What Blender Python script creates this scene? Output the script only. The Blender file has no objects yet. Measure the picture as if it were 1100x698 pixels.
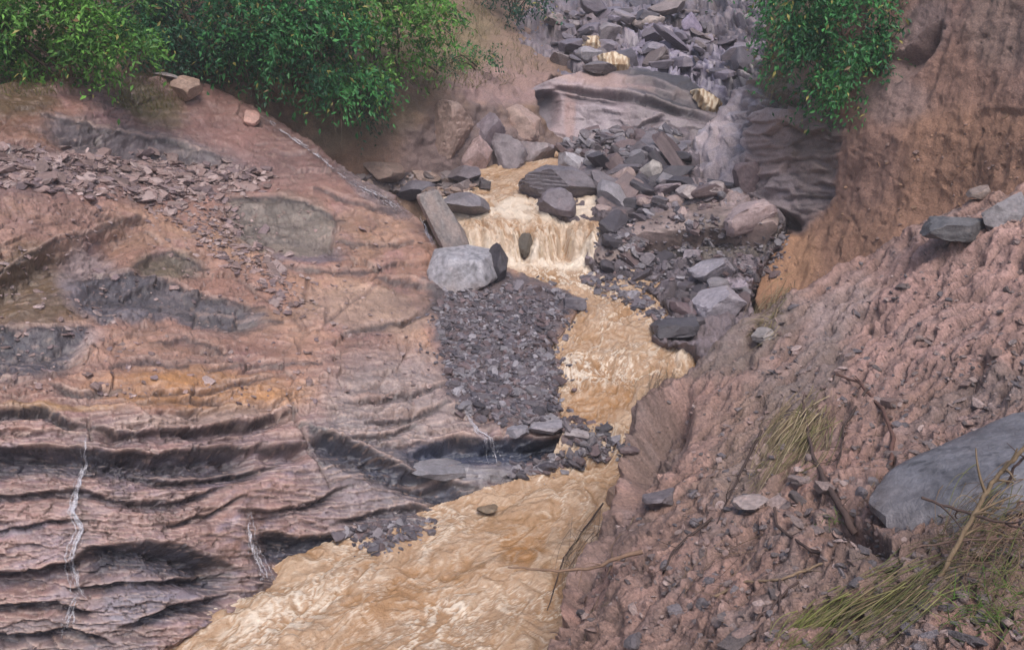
import bpy, bmesh, math, random
import numpy as np
from mathutils import Vector, Matrix, Euler

random.seed(11)
RNG = np.random.default_rng(11)
S = bpy.context.scene
COL = S.collection
F4 = np.float32

# ------------------------------------------------------------------ camera
PW, PH, FPX = 1100.0, 698.0, 953.0
CAM = np.array([0.0, 0.0, 10.0]); PITCH = math.radians(20.0)
cp, sp = math.cos(PITCH), math.sin(PITCH)


def unp(px, py, Y):
    """survey point: the world point at distance Y up the valley that is seen along (px, py)"""
    px = np.asarray(px, float); py = np.asarray(py, float); Y = np.asarray(Y, float)
    dx = (px - PW / 2) / FPX; dy = (PH / 2 - py) / FPX
    t = Y / (cp + dy * sp)
    return np.stack([t * dx, t * (cp + dy * sp), CAM[2] + t * (-sp + dy * cp)], -1)


def proj(P):
    P = np.asarray(P, float) - CAM
    d = P[..., 1] * cp - P[..., 2] * sp
    u = P[..., 1] * sp + P[..., 2] * cp
    return PW / 2 + FPX * P[..., 0] / d, PH / 2 - FPX * u / d


# ------------------------------------------------------------------ noise
_r = np.random.default_rng(5)
PERM = _r.permutation(256).astype(np.int32)
G = _r.normal(size=(256, 3)).astype(F4); G /= np.linalg.norm(G, axis=1, keepdims=True)


def perlin(p):
    p = np.asarray(p, F4)
    i = np.floor(p).astype(np.int32); f = p - i
    w = f * f * f * (f * (f * 6 - 15) + 10)
    out = 0
    for a in (0, 1):
        ha = PERM[(i[:, 0] + a) & 255]; wa = w[:, 0] if a else 1 - w[:, 0]
        for b in (0, 1):
            hb = PERM[(ha + i[:, 1] + b) & 255]; wb = w[:, 1] if b else 1 - w[:, 1]
            for c in (0, 1):
                g = G[PERM[(hb + i[:, 2] + c) & 255]]
                wc = w[:, 2] if c else 1 - w[:, 2]
                out = out + wa * wb * wc * (g[:, 0] * (f[:, 0] - a) + g[:, 1] * (f[:, 1] - b) + g[:, 2] * (f[:, 2] - c))
    return out * 1.6


def fbm(p, o=4, gain=0.5, ridge=False):
    p = np.asarray(p, F4); out = np.zeros(len(p), F4); a = 1.0; tot = 0
    for k in range(o):
        n = perlin(p + 17.3 * k)
        if ridge: n = 1 - 2 * np.abs(n)
        out += a * n; tot += a; a *= gain; p = p * 2.03
    return out / tot


def cells(x, y, seed=0, jit=.85):
    """irregular 2-d blocks: random value, tilt offset and distance to the block's border"""
    xi = np.floor(x).astype(np.int32); yi = np.floor(y).astype(np.int32)
    f1 = np.full(len(x), 9.0); f2 = f1.copy(); hid = np.zeros(len(x), np.int32); ox = np.zeros(len(x)); oy = ox.copy()
    for a in (-1, 0, 1):
        for b in (-1, 0, 1):
            h = PERM[(PERM[(xi + a + seed) & 255] + yi + b) & 255]
            px = xi + a + .5 + jit * (PERM[(h + 31) & 255] / 255.0 - .5); py = yi + b + .5 + jit * (PERM[(h + 97) & 255] / 255.0 - .5)
            dx = x - px; dy = y - py; d = np.hypot(dx, dy); m = d < f1
            f2 = np.where(m, f1, np.minimum(f2, d)); f1 = np.where(m, d, f1); hid = np.where(m, h, hid); ox = np.where(m, dx, ox); oy = np.where(m, dy, oy)
    g = lambda k: PERM[(hid + k) & 255] / 127.5 - 1
    return g(11), g(53) * ox + g(171) * oy, f2 - f1


def sstep(a, b, x):
    t = np.clip((x - a) / (b - a), 0, 1)
    return t * t * (3 - 2 * t)


# ------------------------------------------------------------------ meshes
def build(name, V, Fc, mat, col=None, parent=None, smooth=True, loc=None, sharp=0):
    V = np.asarray(V, F4)
    if loc is not None and parent is None: V = V - np.asarray(loc, F4)
    Fc = np.asarray(Fc, np.int32); n, k = Fc.shape
    me = bpy.data.meshes.new(name)
    me.vertices.add(len(V)); me.vertices.foreach_set('co', V.ravel())
    me.loops.add(n * k); me.loops.foreach_set('vertex_index', Fc.ravel())
    me.polygons.add(n); me.polygons.foreach_set('loop_start', np.arange(0, n * k, k, dtype=np.int32))
    me.polygons.foreach_set('use_smooth', np.full(n, smooth))
    me.update(calc_edges=True); me.validate()
    if col is not None:
        col = np.asarray(col, F4)
        if col.shape[1] == 3: col = np.concatenate([col, np.zeros((len(col), 1), F4)], 1)
        at = me.attributes.new('Col', 'FLOAT_COLOR', 'POINT'); at.data.foreach_set('color', col.ravel())
    if sharp: me.set_sharp_from_angle(angle=math.radians(sharp))
    me.materials.append(mat)
    o = bpy.data.objects.new(name, me); COL.objects.link(o)
    if parent is not None: o.parent = parent
    elif loc is not None: o.location = [float(c) for c in loc]
    return o


def tag(o, label=None, cat=None, group=None, kind=None):
    if label: o['label'] = label
    if cat: o['category'] = cat
    if group: o['group'] = group
    if kind: o['kind'] = kind
    return o


def empty(name, loc):
    o = bpy.data.objects.new(name, None); COL.objects.link(o); o.location = [float(c) for c in loc]
    return o


# ------------------------------------------------------------------ materials
def N(nt, t, **kw):
    n = nt.nodes.new(t)
    for k, v in kw.items(): setattr(n, k, v)
    return n


def mat_surface(name, rough=0.75, wet_rough=0.25, bumps=((9, .03), (45, .008)), var=0.25, varscale=14, spec=0.4, trans=0.0):
    m = bpy.data.materials.new(name); m.use_nodes = True; nt = m.node_tree; L = nt.links
    b = nt.nodes['Principled BSDF']
    at = N(nt, 'ShaderNodeAttribute', attribute_name='Col')
    tc = N(nt, 'ShaderNodeTexCoord')
    no = N(nt, 'ShaderNodeTexNoise'); no.inputs['Scale'].default_value = varscale; no.inputs['Detail'].default_value = 6; no.inputs['Roughness'].default_value = .65
    L.new(tc.outputs['Object'], no.inputs['Vector'])
    mr = N(nt, 'ShaderNodeMapRange'); mr.inputs['From Min'].default_value = .25; mr.inputs['From Max'].default_value = .75
    mr.inputs['To Min'].default_value = 1 - var; mr.inputs['To Max'].default_value = 1 + var
    L.new(no.outputs['Fac'], mr.inputs['Value'])
    mx = N(nt, 'ShaderNodeVectorMath', operation='SCALE')
    L.new(at.outputs['Color'], mx.inputs[0]); L.new(mr.outputs['Result'], mx.inputs['Scale'])
    L.new(mx.outputs['Vector'], b.inputs['Base Color'])
    rr = N(nt, 'ShaderNodeMapRange'); rr.inputs['To Min'].default_value = rough; rr.inputs['To Max'].default_value = wet_rough
    L.new(at.outputs['Alpha'], rr.inputs['Value']); L.new(rr.outputs['Result'], b.inputs['Roughness'])
    b.inputs['Specular IOR Level'].default_value = spec
    last = None
    for sc, d in bumps:
        n2 = N(nt, 'ShaderNodeTexNoise'); n2.inputs['Scale'].default_value = sc; n2.inputs['Detail'].default_value = 5; n2.inputs['Roughness'].default_value = .62
        L.new(tc.outputs['Object'], n2.inputs['Vector'])
        bp = N(nt, 'ShaderNodeBump'); bp.inputs['Distance'].default_value = d; bp.inputs['Strength'].default_value = 1
        L.new(n2.outputs['Fac'], bp.inputs['Height'])
        if last: L.new(last.outputs['Normal'], bp.inputs['Normal'])
        last = bp
    if last: L.new(last.outputs['Normal'], b.inputs['Normal'])
    if trans:
        tr = N(nt, 'ShaderNodeBsdfTranslucent'); ms = N(nt, 'ShaderNodeMixShader'); ms.inputs['Fac'].default_value = trans
        L.new(mx.outputs['Vector'], tr.inputs['Color'])
        L.new(b.outputs['BSDF'], ms.inputs[1]); L.new(tr.outputs['BSDF'], ms.inputs[2])
        L.new(ms.outputs['Shader'], nt.nodes['Material Output'].inputs['Surface'])
    return m


M_ROCK = mat_surface('bedrock', .6, .17, ((5, .03), (24, .016), (90, .006)), .26, 16, .55)
M_SOIL = mat_surface('soil', .8, .4, ((7, .045), (28, .026), (100, .010)), .36, 22, .3)
M_STONE = mat_surface('stone', .6, .28, ((8, .03), (35, .014), (120, .004)), .32, 14)
M_WATER = mat_surface('muddy_water', .15, .5, ((6, .05), (20, .016), (60, .006)), .12, 12, .5)
M_TRICKLE = mat_surface('clear_trickle', .2, .2, ((20, .02),), .15, 20, .5)
_nt = M_TRICKLE.node_tree; _mx = N(_nt, 'ShaderNodeMixShader'); _tr = N(_nt, 'ShaderNodeBsdfTransparent'); _mx.inputs['Fac'].default_value = .66
_nt.links.new(_nt.nodes['Principled BSDF'].outputs['BSDF'], _mx.inputs[1]); _nt.links.new(_tr.outputs['BSDF'], _mx.inputs[2]); _nt.links.new(_mx.outputs['Shader'], _nt.nodes['Material Output'].inputs['Surface'])
M_LEAF = mat_surface('leaf', .5, .5, (), .15, 6, .35, .3)
M_STRAW = mat_surface('dry_straw', .8, .8, (), .2, 9, .2)
M_WOOD = mat_surface('dead_wood', .8, .8, ((40, .006),), .3, 20, .2)

# ------------------------------------------------------------------ survey of the terrain
def tps(ctrl):
    """thin plate spline of inverse distance over the survey angles"""
    c = np.asarray(ctrl, float); x = c[:, :2] / 100.0; y = 1.0 / c[:, 2]
    n = len(x)
    d = np.linalg.norm(x[:, None] - x[None], axis=-1)
    K = np.where(d > 0, d * d * np.log(d + 1e-9), 0) + np.eye(n) * 0.02
    P = np.concatenate([np.ones((n, 1)), x], 1)
    A = np.zeros((n + 3, n + 3)); A[:n, :n] = K; A[:n, n:] = P; A[n:, :n] = P.T
    w = np.linalg.solve(A, np.concatenate([y, np.zeros(3)]))

    def f(u, v):
        q = np.stack([u, v], -1).reshape(-1, 2) / 100.0
        out = w[n] + q @ w[n + 1:]
        for k in range(n):
            r2 = ((q - x[k]) ** 2).sum(1)
            out += w[k] * 0.5 * r2 * np.log(r2 + 1e-12)
        return 1.0 / np.clip(out, 1 / 150.0, 1 / 3.0)
    return f


def near_poly(u, v, poly):
    """signed distance (inside < 0) and nearest boundary point"""
    P = np.asarray(poly, float); n = len(P)
    best = np.full(len(u), 1e18); bu = u.copy(); bv = v.copy(); ins = np.zeros(len(u), bool)
    for k in range(n):
        a, b = P[k], P[(k + 1) % n]; e = b - a
        t = np.clip(((u - a[0]) * e[0] + (v - a[1]) * e[1]) / (e @ e), 0, 1)
        qx = a[0] + t * e[0]; qy = a[1] + t * e[1]
        d = (u - qx) ** 2 + (v - qy) ** 2
        m = d < best; best[m] = d[m]; bu[m] = qx[m]; bv[m] = qy[m]
        c = ((a[1] > v) != (b[1] > v))
        xi = a[0] + (v - a[1]) * e[0] / (e[1] if e[1] else 1e-9)
        ins ^= c & (u < xi)
    d = np.sqrt(best)
    return np.where(ins, -d, d), bu, bv


def dist_line(u, v, pts):
    best = np.full(len(u), 1e9)
    for a, b in zip(pts[:-1], pts[1:]):
        a = np.array(a, float); e = np.array(b, float) - a
        t = np.clip(((u - a[0]) * e[0] + (v - a[1]) * e[1]) / (e @ e), 0, 1)
        best = np.minimum(best, np.hypot(u - a[0] - t * e[0], v - a[1] - t * e[1]))
    return best


def ledge(u, v, pts, h, wob, wide=.22):
    """0..1 recess below a bedding edge; also 0..1 face mask"""
    p = np.asarray(pts, float); o = np.argsort(p[:, 0]); p = p[o]
    line = np.interp(u, p[:, 0], p[:, 1]) + wob
    L = p[-1, 0] - p[0, 0]; e = min(28, .25 * L)
    end = sstep(p[0, 0] - e * .4, p[0, 0] + e, u) * (1 - sstep(p[-1, 0] - e, p[-1, 0] + e * .4, u))
    s = (v - line) / h
    rec = sstep(-.01, max(wide, 1.6 / h), s) * np.clip(1.25 - s, 0, 1) ** .8 * end
    face = sstep(-.02, .06, s) * (1 - sstep(.75, 1.05, s)) * end
    lip = np.exp(-((v - line + 1.6) / 1.3) ** 2) * end
    return rec, face, lip


def blob(u, v, cx, cy, rx, ry, ang=0, soft=.35, wob=0):
    a = math.radians(ang); c, s = math.cos(a), math.sin(a)
    x = ((u - cx) * c + (v - cy) * s) / rx; y = (-(u - cx) * s + (v - cy) * c) / ry
    return 1 - sstep(1 - soft, 1 + soft, np.sqrt(x * x + y * y) + wob)


def mixc(C, m, rgb):
    m = np.clip(m, 0, 1)[:, None]
    return C * (1 - m) + np.asarray(rgb, F4)[None] * m


ZB = np.full((698 + 200, 1100 + 400), 1e9)       # distance chart of the finished terrain, used to set things on the ground


def zb_add(P):
    u, v = proj(P); Y = P[:, 1]
    iu = np.round(u).astype(int) + 200; iv = np.round(v).astype(int) + 100
    m = (iu >= 0) & (iu < ZB.shape[1]) & (iv >= 0) & (iv < ZB.shape[0])
    np.minimum.at(ZB, (iv[m], iu[m]), Y[m])


def zb_fill():
    global ZB
    for _ in range(6):
        e = np.pad(ZB, 1, constant_values=1e9)
        nb = np.stack([e[:-2, 1:-1], e[2:, 1:-1], e[1:-1, :-2], e[1:-1, 2:]])
        nb = np.where(nb > 1e8, np.nan, nb)
        import warnings
        with warnings.catch_warnings():
            warnings.simplefilter('ignore'); mn = np.nanmedian(nb, 0)
        ZB = np.where((ZB > 1e8) & ~np.isnan(mn), mn, ZB)


def ground(px, py):
    """surface point seen at (px, py)"""
    px = np.atleast_1d(np.asarray(px, float)); py = np.atleast_1d(np.asarray(py, float))
    iu = np.clip(np.round(px).astype(int) + 200, 0, ZB.shape[1] - 1); iv = np.clip(np.round(py).astype(int) + 100, 0, ZB.shape[0] - 1)
    Y = ZB[iv, iu]; Y = np.where(Y > 1e8, 30.0, Y)
    return unp(px, py, Y)


def patch(name, ctrl, poly, box, step, fold, shade, mat, kind='structure', edge_noise=3.0, seed=0, grit=.03):
    """a terrain surface over the survey; past its edge it rolls over, down and away, behind itself"""
    u0, v0, u1, v1 = box
    nu = int((u1 - u0) / step) + 1; nv = int((v1 - v0) / step) + 1
    U, V = np.meshgrid(np.linspace(u0, u1, nu), np.linspace(v0, v1, nv))
    U = U.ravel(); V = V.ravel()
    q = np.stack([U / 22, V / 22, np.full_like(U, seed + .5)], -1)
    sd, bu, bv = near_poly(U + edge_noise * fbm(q, 3), V + edge_noise * fbm(q + 31, 3), poly)
    out = sd > 0
    f = tps(ctrl)
    su = np.where(out, bu, U); sv = np.where(out, bv, V)
    Y = f(su, sv)
    P = unp(su, sv, Y)
    du = unp(su + 1, sv, f(su + 1, sv)) - P; dv = unp(su, sv + 1, f(su, sv + 1)) - P
    Nn = np.cross(dv, du); Nn /= np.linalg.norm(Nn, axis=1, keepdims=True) + 1e-12
    tocam = CAM - P; flip = (Nn * tocam).sum(1) < 0; Nn[flip] *= -1
    C, D = shade(U, V, P, Nn)                      # colour (with wetness) and displacement along the normal
    dd = np.where(out, sd, 0)
    px = Y / 900.0
    rnd = 1 - np.exp(-dd / 5.0)
    P = P + Nn * (D * np.where(out, np.exp(-dd / 25), 1))[:, None]
    P = P + Nn * (grit * fbm(P * 2.6 + 7, 5, .58))[:, None] + .6 * grit * np.stack([fbm(P * 3.1 + 50 * a, 4) for a in (1, 2, 3)], -1)
    away = np.zeros((len(P), 3)); away[:, 1] = 1
    lat = (su - 550) / 900 + .18 * np.sign(su - U) * sstep(0, 6, np.abs(su - U))
    away[:, 0] = lat
    off = (dd * px * fold)[:, None] * (away * (0.75 - .25 * rnd)[:, None] + np.array([0, 0, -1.0]) * (.35 + .65 * rnd)[:, None])
    P = P + off
    zb_add(P[~out])
    idx = np.arange(nu * nv).reshape(nv, nu)
    Q = np.stack([idx[:-1, :-1], idx[1:, :-1], idx[1:, 1:], idx[:-1, 1:]], -1).reshape(-1, 4)
    mg = sd[Q].min(1) < 42
    Q = Q[mg]
    used = np.zeros(len(P), bool); used[Q.ravel()] = True
    remap = np.cumsum(used) - 1
    o = build(name, P[used], remap[Q], mat, C[used])
    return tag(o, kind=kind)


WY = [6, 9, 12, 15.5, 16.9, 17.35, 17.9, 18.5, 20.4, 22.8, 27, 27.35, 27.6, 27.95, 28.5, 30.6, 33.5, 36, 40]
WZ = [-.15, -.08, 0, .1, .22, .32, .95, 1.05, 1.3, 1.7, 2.02, 2.1, 2.55, 2.95, 3.2, 3.5, 3.8, 4.0, 4.2]


def wet_margin(C, P, h=.22):
    """rock and earth splashed by the stream stay dark and shiny"""
    d = P[:, 2] - np.interp(P[:, 1], WY, WZ); m = (1 - sstep(.02, h, d + .12 * fbm(P * 2.5, 3))) * .8
    return C * (1 - .55 * m)[:, None], m


# ------------------------------------------------------------------ A: bedrock slope on the left, with the gravel bar at its foot
CA = [(-200, 760, 9.2), (-200, 698, 9.5), (-200, 560, 10.3), (-200, 435, 11.5), (-200, 330, 14), (-200, 200, 18), (-200, 100, 23),
      (0, 760, 10.9), (0, 698, 11.2), (0, 600, 11.7), (0, 500, 12.4), (0, 435, 13), (0, 350, 15), (0, 280, 16.3), (0, 240, 17.3), (0, 200, 19.5), (0, 140, 22), (0, 100, 24), (0, 60, 25.5),
      (160, 760, 11.2), (160, 698, 11.6), (160, 600, 12.3), (160, 500, 13.3), (160, 440, 14), (160, 380, 16), (160, 330, 18.2), (160, 280, 20.3), (160, 230, 22.5), (160, 180, 25), (160, 130, 27), (160, 95, 28),
      (300, 680, 13), (300, 620, 13.75), (300, 560, 14.3), (300, 500, 15), (300, 450, 16), (300, 400, 17.5), (300, 330, 20.5), (300, 280, 23), (300, 220, 25.5), (300, 180, 28), (300, 140, 30),
      (400, 630, 14.2), (400, 580, 14.95), (400, 520, 15.7), (400, 450, 16.9), (400, 400, 18.6), (400, 330, 21.6), (400, 280, 24), (400, 230, 27), (400, 195, 29),
      (470, 560, 15.6), (470, 500, 16.8), (470, 450, 17.9), (470, 400, 19.8), (470, 330, 23), (470, 290, 25.3), (470, 262, 27),
      (530, 530, 16.6), (530, 500, 17.15), (530, 470, 17.5), (530, 440, 18.5), (530, 400, 20.2), (530, 350, 22.5), (530, 310, 24.8), (530, 285, 26.3),
      (610, 490, 17.75), (610, 465, 17.9), (610, 400, 20.25), (600, 340, 22.9), (600, 310, 25), (655, 480, 17.9)]
PA = [(-220, 84), (0, 88), (200, 80), (280, 116), (330, 150), (375, 185), (425, 212), (450, 235), (472, 268), (500, 272), (540, 285), (566, 297), (600, 308), (626, 322),
      (612, 350), (592, 372), (604, 400), (598, 430), (602, 450), (640, 458), (664, 478), (658, 492), (600, 507), (540, 524), (512, 542), (470, 562), (445, 580), (420, 590),
      (385, 602), (330, 627), (300, 634), (230, 667), (160, 707), (120, 790), (-220, 790)]
# traced bedding edges: points, height of the face under the edge (in survey units), recess in metres, how strongly wet slate and painted under-edge shade tint the face
LA = [([(-150, 478), (0, 479), (60, 477), (100, 480), (160, 486), (215, 481), (270, 478), (284, 470)], 34, .55, .9),
      ([(-60, 441), (0, 440), (45, 438), (95, 455)], 12, .22, .8),
      ([(100, 457), (140, 462), (180, 460), (260, 452), (315, 438)], 15, .28, .6),
      ([(-120, 532), (0, 530), (40, 527), (80, 523), (110, 530), (150, 540), (200, 535), (245, 520)], 11, .2, .6),
      ([(-60, 572), (0, 570), (50, 560), (98, 557)], 9, .15, .6),
      ([(82, 592), (110, 583), (150, 579), (190, 583), (230, 595), (256, 607)], 40, .6, .95),
      ([(-100, 615), (0, 612), (40, 612), (70, 605), (92, 590)], 22, .4, .7),
      ([(80, 632), (150, 625), (200, 620), (250, 615)], 11, .25, .6),
      ([(130, 672), (180, 652), (230, 640), (255, 636)], 16, .35, .8),
      ([(-80, 648), (0, 650), (60, 645), (100, 655)], 14, .3, .7),
      ([(-80, 678), (20, 680), (80, 676), (120, 690)], 14, .25, .7),
      ([(276, 574), (295, 572), (320, 575), (388, 568)], 36, .5, 1),
      ([(262, 548), (300, 546), (345, 536), (374, 515)], 12, .25, .5),
      ([(150, 508), (200, 515), (240, 508), (280, 500), (300, 494)], 12, .2, .7),
      ([(282, 476), (310, 474), (336, 470)], 22, .4, .5),
      ([(180, 562), (230, 550), (262, 530)], 8, .14, .4),
      ([(328, 452), (360, 462), (400, 480), (440, 500), (475, 514), (508, 532)], 30, .4, 1),
      ([(446, 480), (470, 471), (490, 466), (520, 468), (560, 471), (615, 470)], 26, .55, 1),
      ([(432, 518), (470, 516), (510, 522)], 10, .18, .7),
      ([(360, 560), (400, 548), (450, 540), (480, 545)], 12, .2, .7),
      ([(-160, 330), (0, 290), (30, 274), (60, 256), (100, 246), (146, 231)], 46, .75, .35),
      ([(236, 214), (270, 211), (300, 211), (330, 217), (366, 236)], 52, .42, .75),
      ([(80, 300), (105, 292), (140, 293), (180, 300), (230, 318), (280, 330)], 34, .38, .9),
      ([(143, 285), (165, 270), (185, 267), (222, 286)], 20, .3, .5),
      ([(165, 364), (200, 360), (245, 376)], 13, .22, .5),
      ([(-120, 352), (0, 350), (60, 351), (96, 349)], 40, .6, .9),
      ([(55, 410), (85, 416), (128, 411)], 9, .14, .5),
      ([(155, 420), (230, 416), (285, 404)], 6, .1, .2),
      ([(195, 328), (250, 338), (300, 345)], 9, .12, .4),
      ([(375, 352), (400, 346), (430, 345), (460, 332), (474, 320)], 7, .14, .5),
      ([(408, 294), (440, 299), (474, 309)], 13, .3, .7),
      ([(300, 283), (340, 288), (390, 288), (420, 281)], 8, .14, .4),
      ([(50, 122), (85, 130), (120, 138), (180, 150), (215, 160), (244, 168)], 30, .5, .9),
      ([(340, 200), (380, 215), (420, 225)], 8, .15, .2),
      ([(375, 428), (440, 422), (480, 408)], 8, .14, .4), ([(395, 450), (440, 446), (480, 430)], 8, .14, .5),
      ([(370, 465), (410, 466), (450, 452)], 7, .12, .5), ([(365, 255), (400, 262), (440, 258)], 8, .12, .3),
      ([(225, 395), (280, 388), (340, 392)], 6, .09, .2), ([(120, 390), (160, 384), (200, 390)], 7, .1, .3)]
CRA = [[(310, 428), (318, 448), (332, 470), (345, 498), (356, 522)], [(362, 230), (360, 250), (354, 268)], [(322, 318), (352, 330), (350, 348)],
       [(352, 345), (372, 328), (398, 312), (412, 300)], [(430, 352), (448, 338), (470, 322)], [(240, 216), (250, 242), (272, 264), (304, 282)],
       [(258, 300), (300, 330), (318, 345)], [(318, 365), (322, 380)], [(428, 368), (436, 382)], [(330, 300), (326, 322)], [(95, 450), (98, 470)],
       [(205, 455), (208, 478)], [(120, 415), (150, 430), (240, 432)]]


TRK = [([(92, 468), (90, 500), (82, 532), (86, 566), (76, 600), (86, 640), (66, 690)], 11), ([(266, 545), (272, 590), (290, 628)], 10), ([(285, 126), (340, 164), (395, 203), (440, 232)], 9), ([(500, 440), (530, 470), (534, 498)], 14)]


def shade_A(u, v, P, Nn):
    n1 = fbm(P * .35, 5); n2 = fbm(P * 1.3 + 9, 5); n3 = fbm(P * np.array([1.2, 1.2, 5]) + 3, 4)
    wv = 7 * fbm(np.stack([u / 40, v / 30, u * 0 + 8], -1), 4)
    k1, t1, e1 = cells((u + 1.5 * wv) / 52, (v + wv + .06 * u) / 17, 3); k2, t2, e2 = cells((u + wv) / 20, (v + .7 * wv) / 7.5, 9)
    wob = 4.5 * fbm(np.stack([u / 34, v / 60, u * 0 + 2], -1), 2) + 1.6 * k1
    wobU = 4 * fbm(np.stack([u / 26, v / 12, u * 0 + 2], -1), 2) + 1.2 * k1
    kf, tf, ef = cells((u + wv) / 15, (v + .1 * u + .5 * wv) / 4.0, 17)
    C = np.tile(np.array([.36, .205, .16], F4), (len(u), 1))
    C = mixc(C, sstep(-.25, .45, n1), (.43, .27, .185))
    C = mixc(C, sstep(.0, .6, n2) * .6, (.35, .20, .20))
    low = sstep(425, 480, v + 30 * n1)
    C = mixc(C, low * .8, (.36, .235, .225))
    C = mixc(C, low * sstep(-.1, .4, n3), (.28, .225, .275))
    C = mixc(C, low * sstep(.1, .5, n2) * .5, (.42, .24, .16)); C = mixc(C, low * sstep(.05, .45, fbm(P * .7 + 200, 3)) * .6, (.21, .18, .225))
    B = lambda *a, **k: blob(u, v, *a, wob=.35 * n2, **k)
    up = 1 - sstep(170, 235, v)
    C = mixc(C, up * .85, (.225, .13, .125))
    C = mixc(C, B(120, 185, 190, 32) * .8, (.19, .13, .13))
    C = mixc(C, B(95, 106, 60, 20, 12) * .95, (.36, .21, .22))
    C = mixc(C, B(30, 130, 60, 30) * .8, (.22, .12, .08))
    C = mixc(C, B(130, 100, 70, 26, 15) * .3 + B(160, 112, 40, 20, 25) * .75, (.13, .10, .045))
    C = mixc(C, B(0, 100, 70, 22) * .8, (.10, .075, .04))
    C = mixc(C, B(150, 155, 105, 18, 12), (.165, .135, .15))
    C = mixc(C, B(45, 240, 95, 26, -22) * .5, (.42, .25, .22))
    C = mixc(C, B(40, 310, 60, 48), (.15, .10, .055))
    C = mixc(C, B(95, 290, 25, 40, 25) * .8, (.36, .29, .30))
    C = mixc(C, B(125, 318, 52, 27, 8) * .85, (.15, .14, .17))
    C = mixc(C, B(225, 333, 60, 15, 10) * .9, (.19, .15, .14))
    C = mixc(C, B(180, 285, 34, 16), (.17, .135, .09))
    C = mixc(C, B(10, 378, 62, 28), (.07, .075, .10))
    C = mixc(C, B(70, 365, 40, 14, -10) * .6, (.38, .35, .38))
    C = mixc(C, B(305, 242, 62, 30, 6) * .8, (.24, .195, .16))
    C = mixc(C, B(330, 273, 40, 9) * .9, (.16, .13, .16))
    C = mixc(C, B(210, 418, 108, 21, 2, soft=.45) * .78, (.56, .285, .10))
    C = mixc(C, B(60, 436, 60, 5) * .7, (.5, .30, .10))
    C = mixc(C, B(200, 448, 90, 9, -6) * .5, (.50, .40, .33))
    C = mixc(C, B(425, 425, 75, 50, 0, soft=.5) * .75, (.36, .30, .29))
    C = mixc(C, B(400, 332, 75, 26, 5) * .5, (.40, .31, .25))
    C = mixc(C, B(400, 428, 20, 7) * .9, (.36, .17, .10))
    C = mixc(C, B(440, 530, 110, 62, 20), (.20, .18, .20))
    C = mixc(C, B(425, 487, 75, 22, 25), (.13, .125, .14))
    C = mixc(C, B(360, 545, 45, 30) * .6, (.28, .22, .24))
    C = mixc(C, B(155, 655, 55, 18, 0) * .85, (.24, .23, .30))
    C = mixc(C, B(60, 690, 110, 26) * .7, (.14, .125, .14))
    C = mixc(C, B(400, 205, 45, 10, 35) * .6, (.30, .27, .30))
    def facet(pg, rgb, a=.9, e=3.0):
        return mixc(C, a * (1 - sstep(-e, e, near_poly(u + 7 * n2 + 2 * k2, v + 5 * n3 + 1.5 * k2, pg)[0])), rgb)
    C = facet([(243, 215), (272, 211), (300, 211), (332, 218), (363, 237), (356, 266), (318, 272), (285, 270), (262, 258)], (.215, .185, .155))
    C = facet([(84, 303), (108, 291), (172, 297), (230, 320), (285, 336), (262, 347), (180, 343), (110, 345), (90, 330)], (.125, .12, .145))
    C = facet([(-200, 352), (0, 352), (60, 352), (97, 349), (74, 384), (22, 402), (-200, 402)], (.075, .075, .10))
    C = facet([(60, 122), (88, 131), (125, 139), (182, 150), (217, 161), (244, 170), (210, 178), (140, 172), (70, 158)], (.165, .135, .15))
    C = facet([(330, 452), (362, 462), (400, 478), (442, 500), (476, 512), (508, 532), (498, 546), (470, 545), (420, 520), (345, 500)], (.115, .112, .13))
    C = facet([(380, 400), (460, 385), (475, 425), (540, 460), (440, 475), (360, 460), (345, 430)], (.37, .32, .31), .55, 10)
    C = facet([(105, 622), (200, 618), (250, 615), (235, 640), (175, 660), (120, 672)], (.23, .22, .28), .8, 6)
    for tp, tw in TRK: C = C * (1 - .42 * np.exp(-(dist_line(u + 5 * n2, v, tp) / tw) ** 2))[:, None]
    bar = near_poly(u + 8 * n2, v + 8 * n1, [(455, 300), (540, 290), (630, 315), (612, 350), (592, 372), (606, 400), (600, 450), (668, 470), (660, 500), (620, 490), (600, 462), (540, 458), (480, 430), (468, 360)])[0]
    barm = 1 - sstep(-10, 8, bar + 15 * fbm(np.stack([u / 14, v / 9, u * 0 + 4], -1), 4))
    C = mixc(C, barm * .97, (.125, .105, .115))
    blk = (1 - barm) * sstep(-.25, .25, fbm(np.stack([u / 90, v / 60, u * 0 + 21], -1), 3) - .35 * low)
    D = .11 * fbm(P * .8, 4) + .022 * fbm(P * 3.1, 4, .55)
    D += blk * (.085 * k1 + .10 * t1 - .06 * np.exp(-(e1 / .05) ** 2)) + (1 - barm) * (.12 + .88 * blk) * (.024 * k2 + .04 * t2 - .02 * np.exp(-(e2 / .07) ** 2))
    D += (1 - barm) * .010 * fbm(np.stack([u / 22, v / 2.3, u * 0], -1), 3)
    C = C * (1 + (.13 * k1 * blk + .09 * k2) * (1 - barm))[:, None]
    C = mixc(C, blk * .55 * np.exp(-(e1 / .05) ** 2), (.10, .07, .065))
    # bedding: small saw-tooth ledges with patchy strength
    lowm = sstep(300, 470, v)
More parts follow.
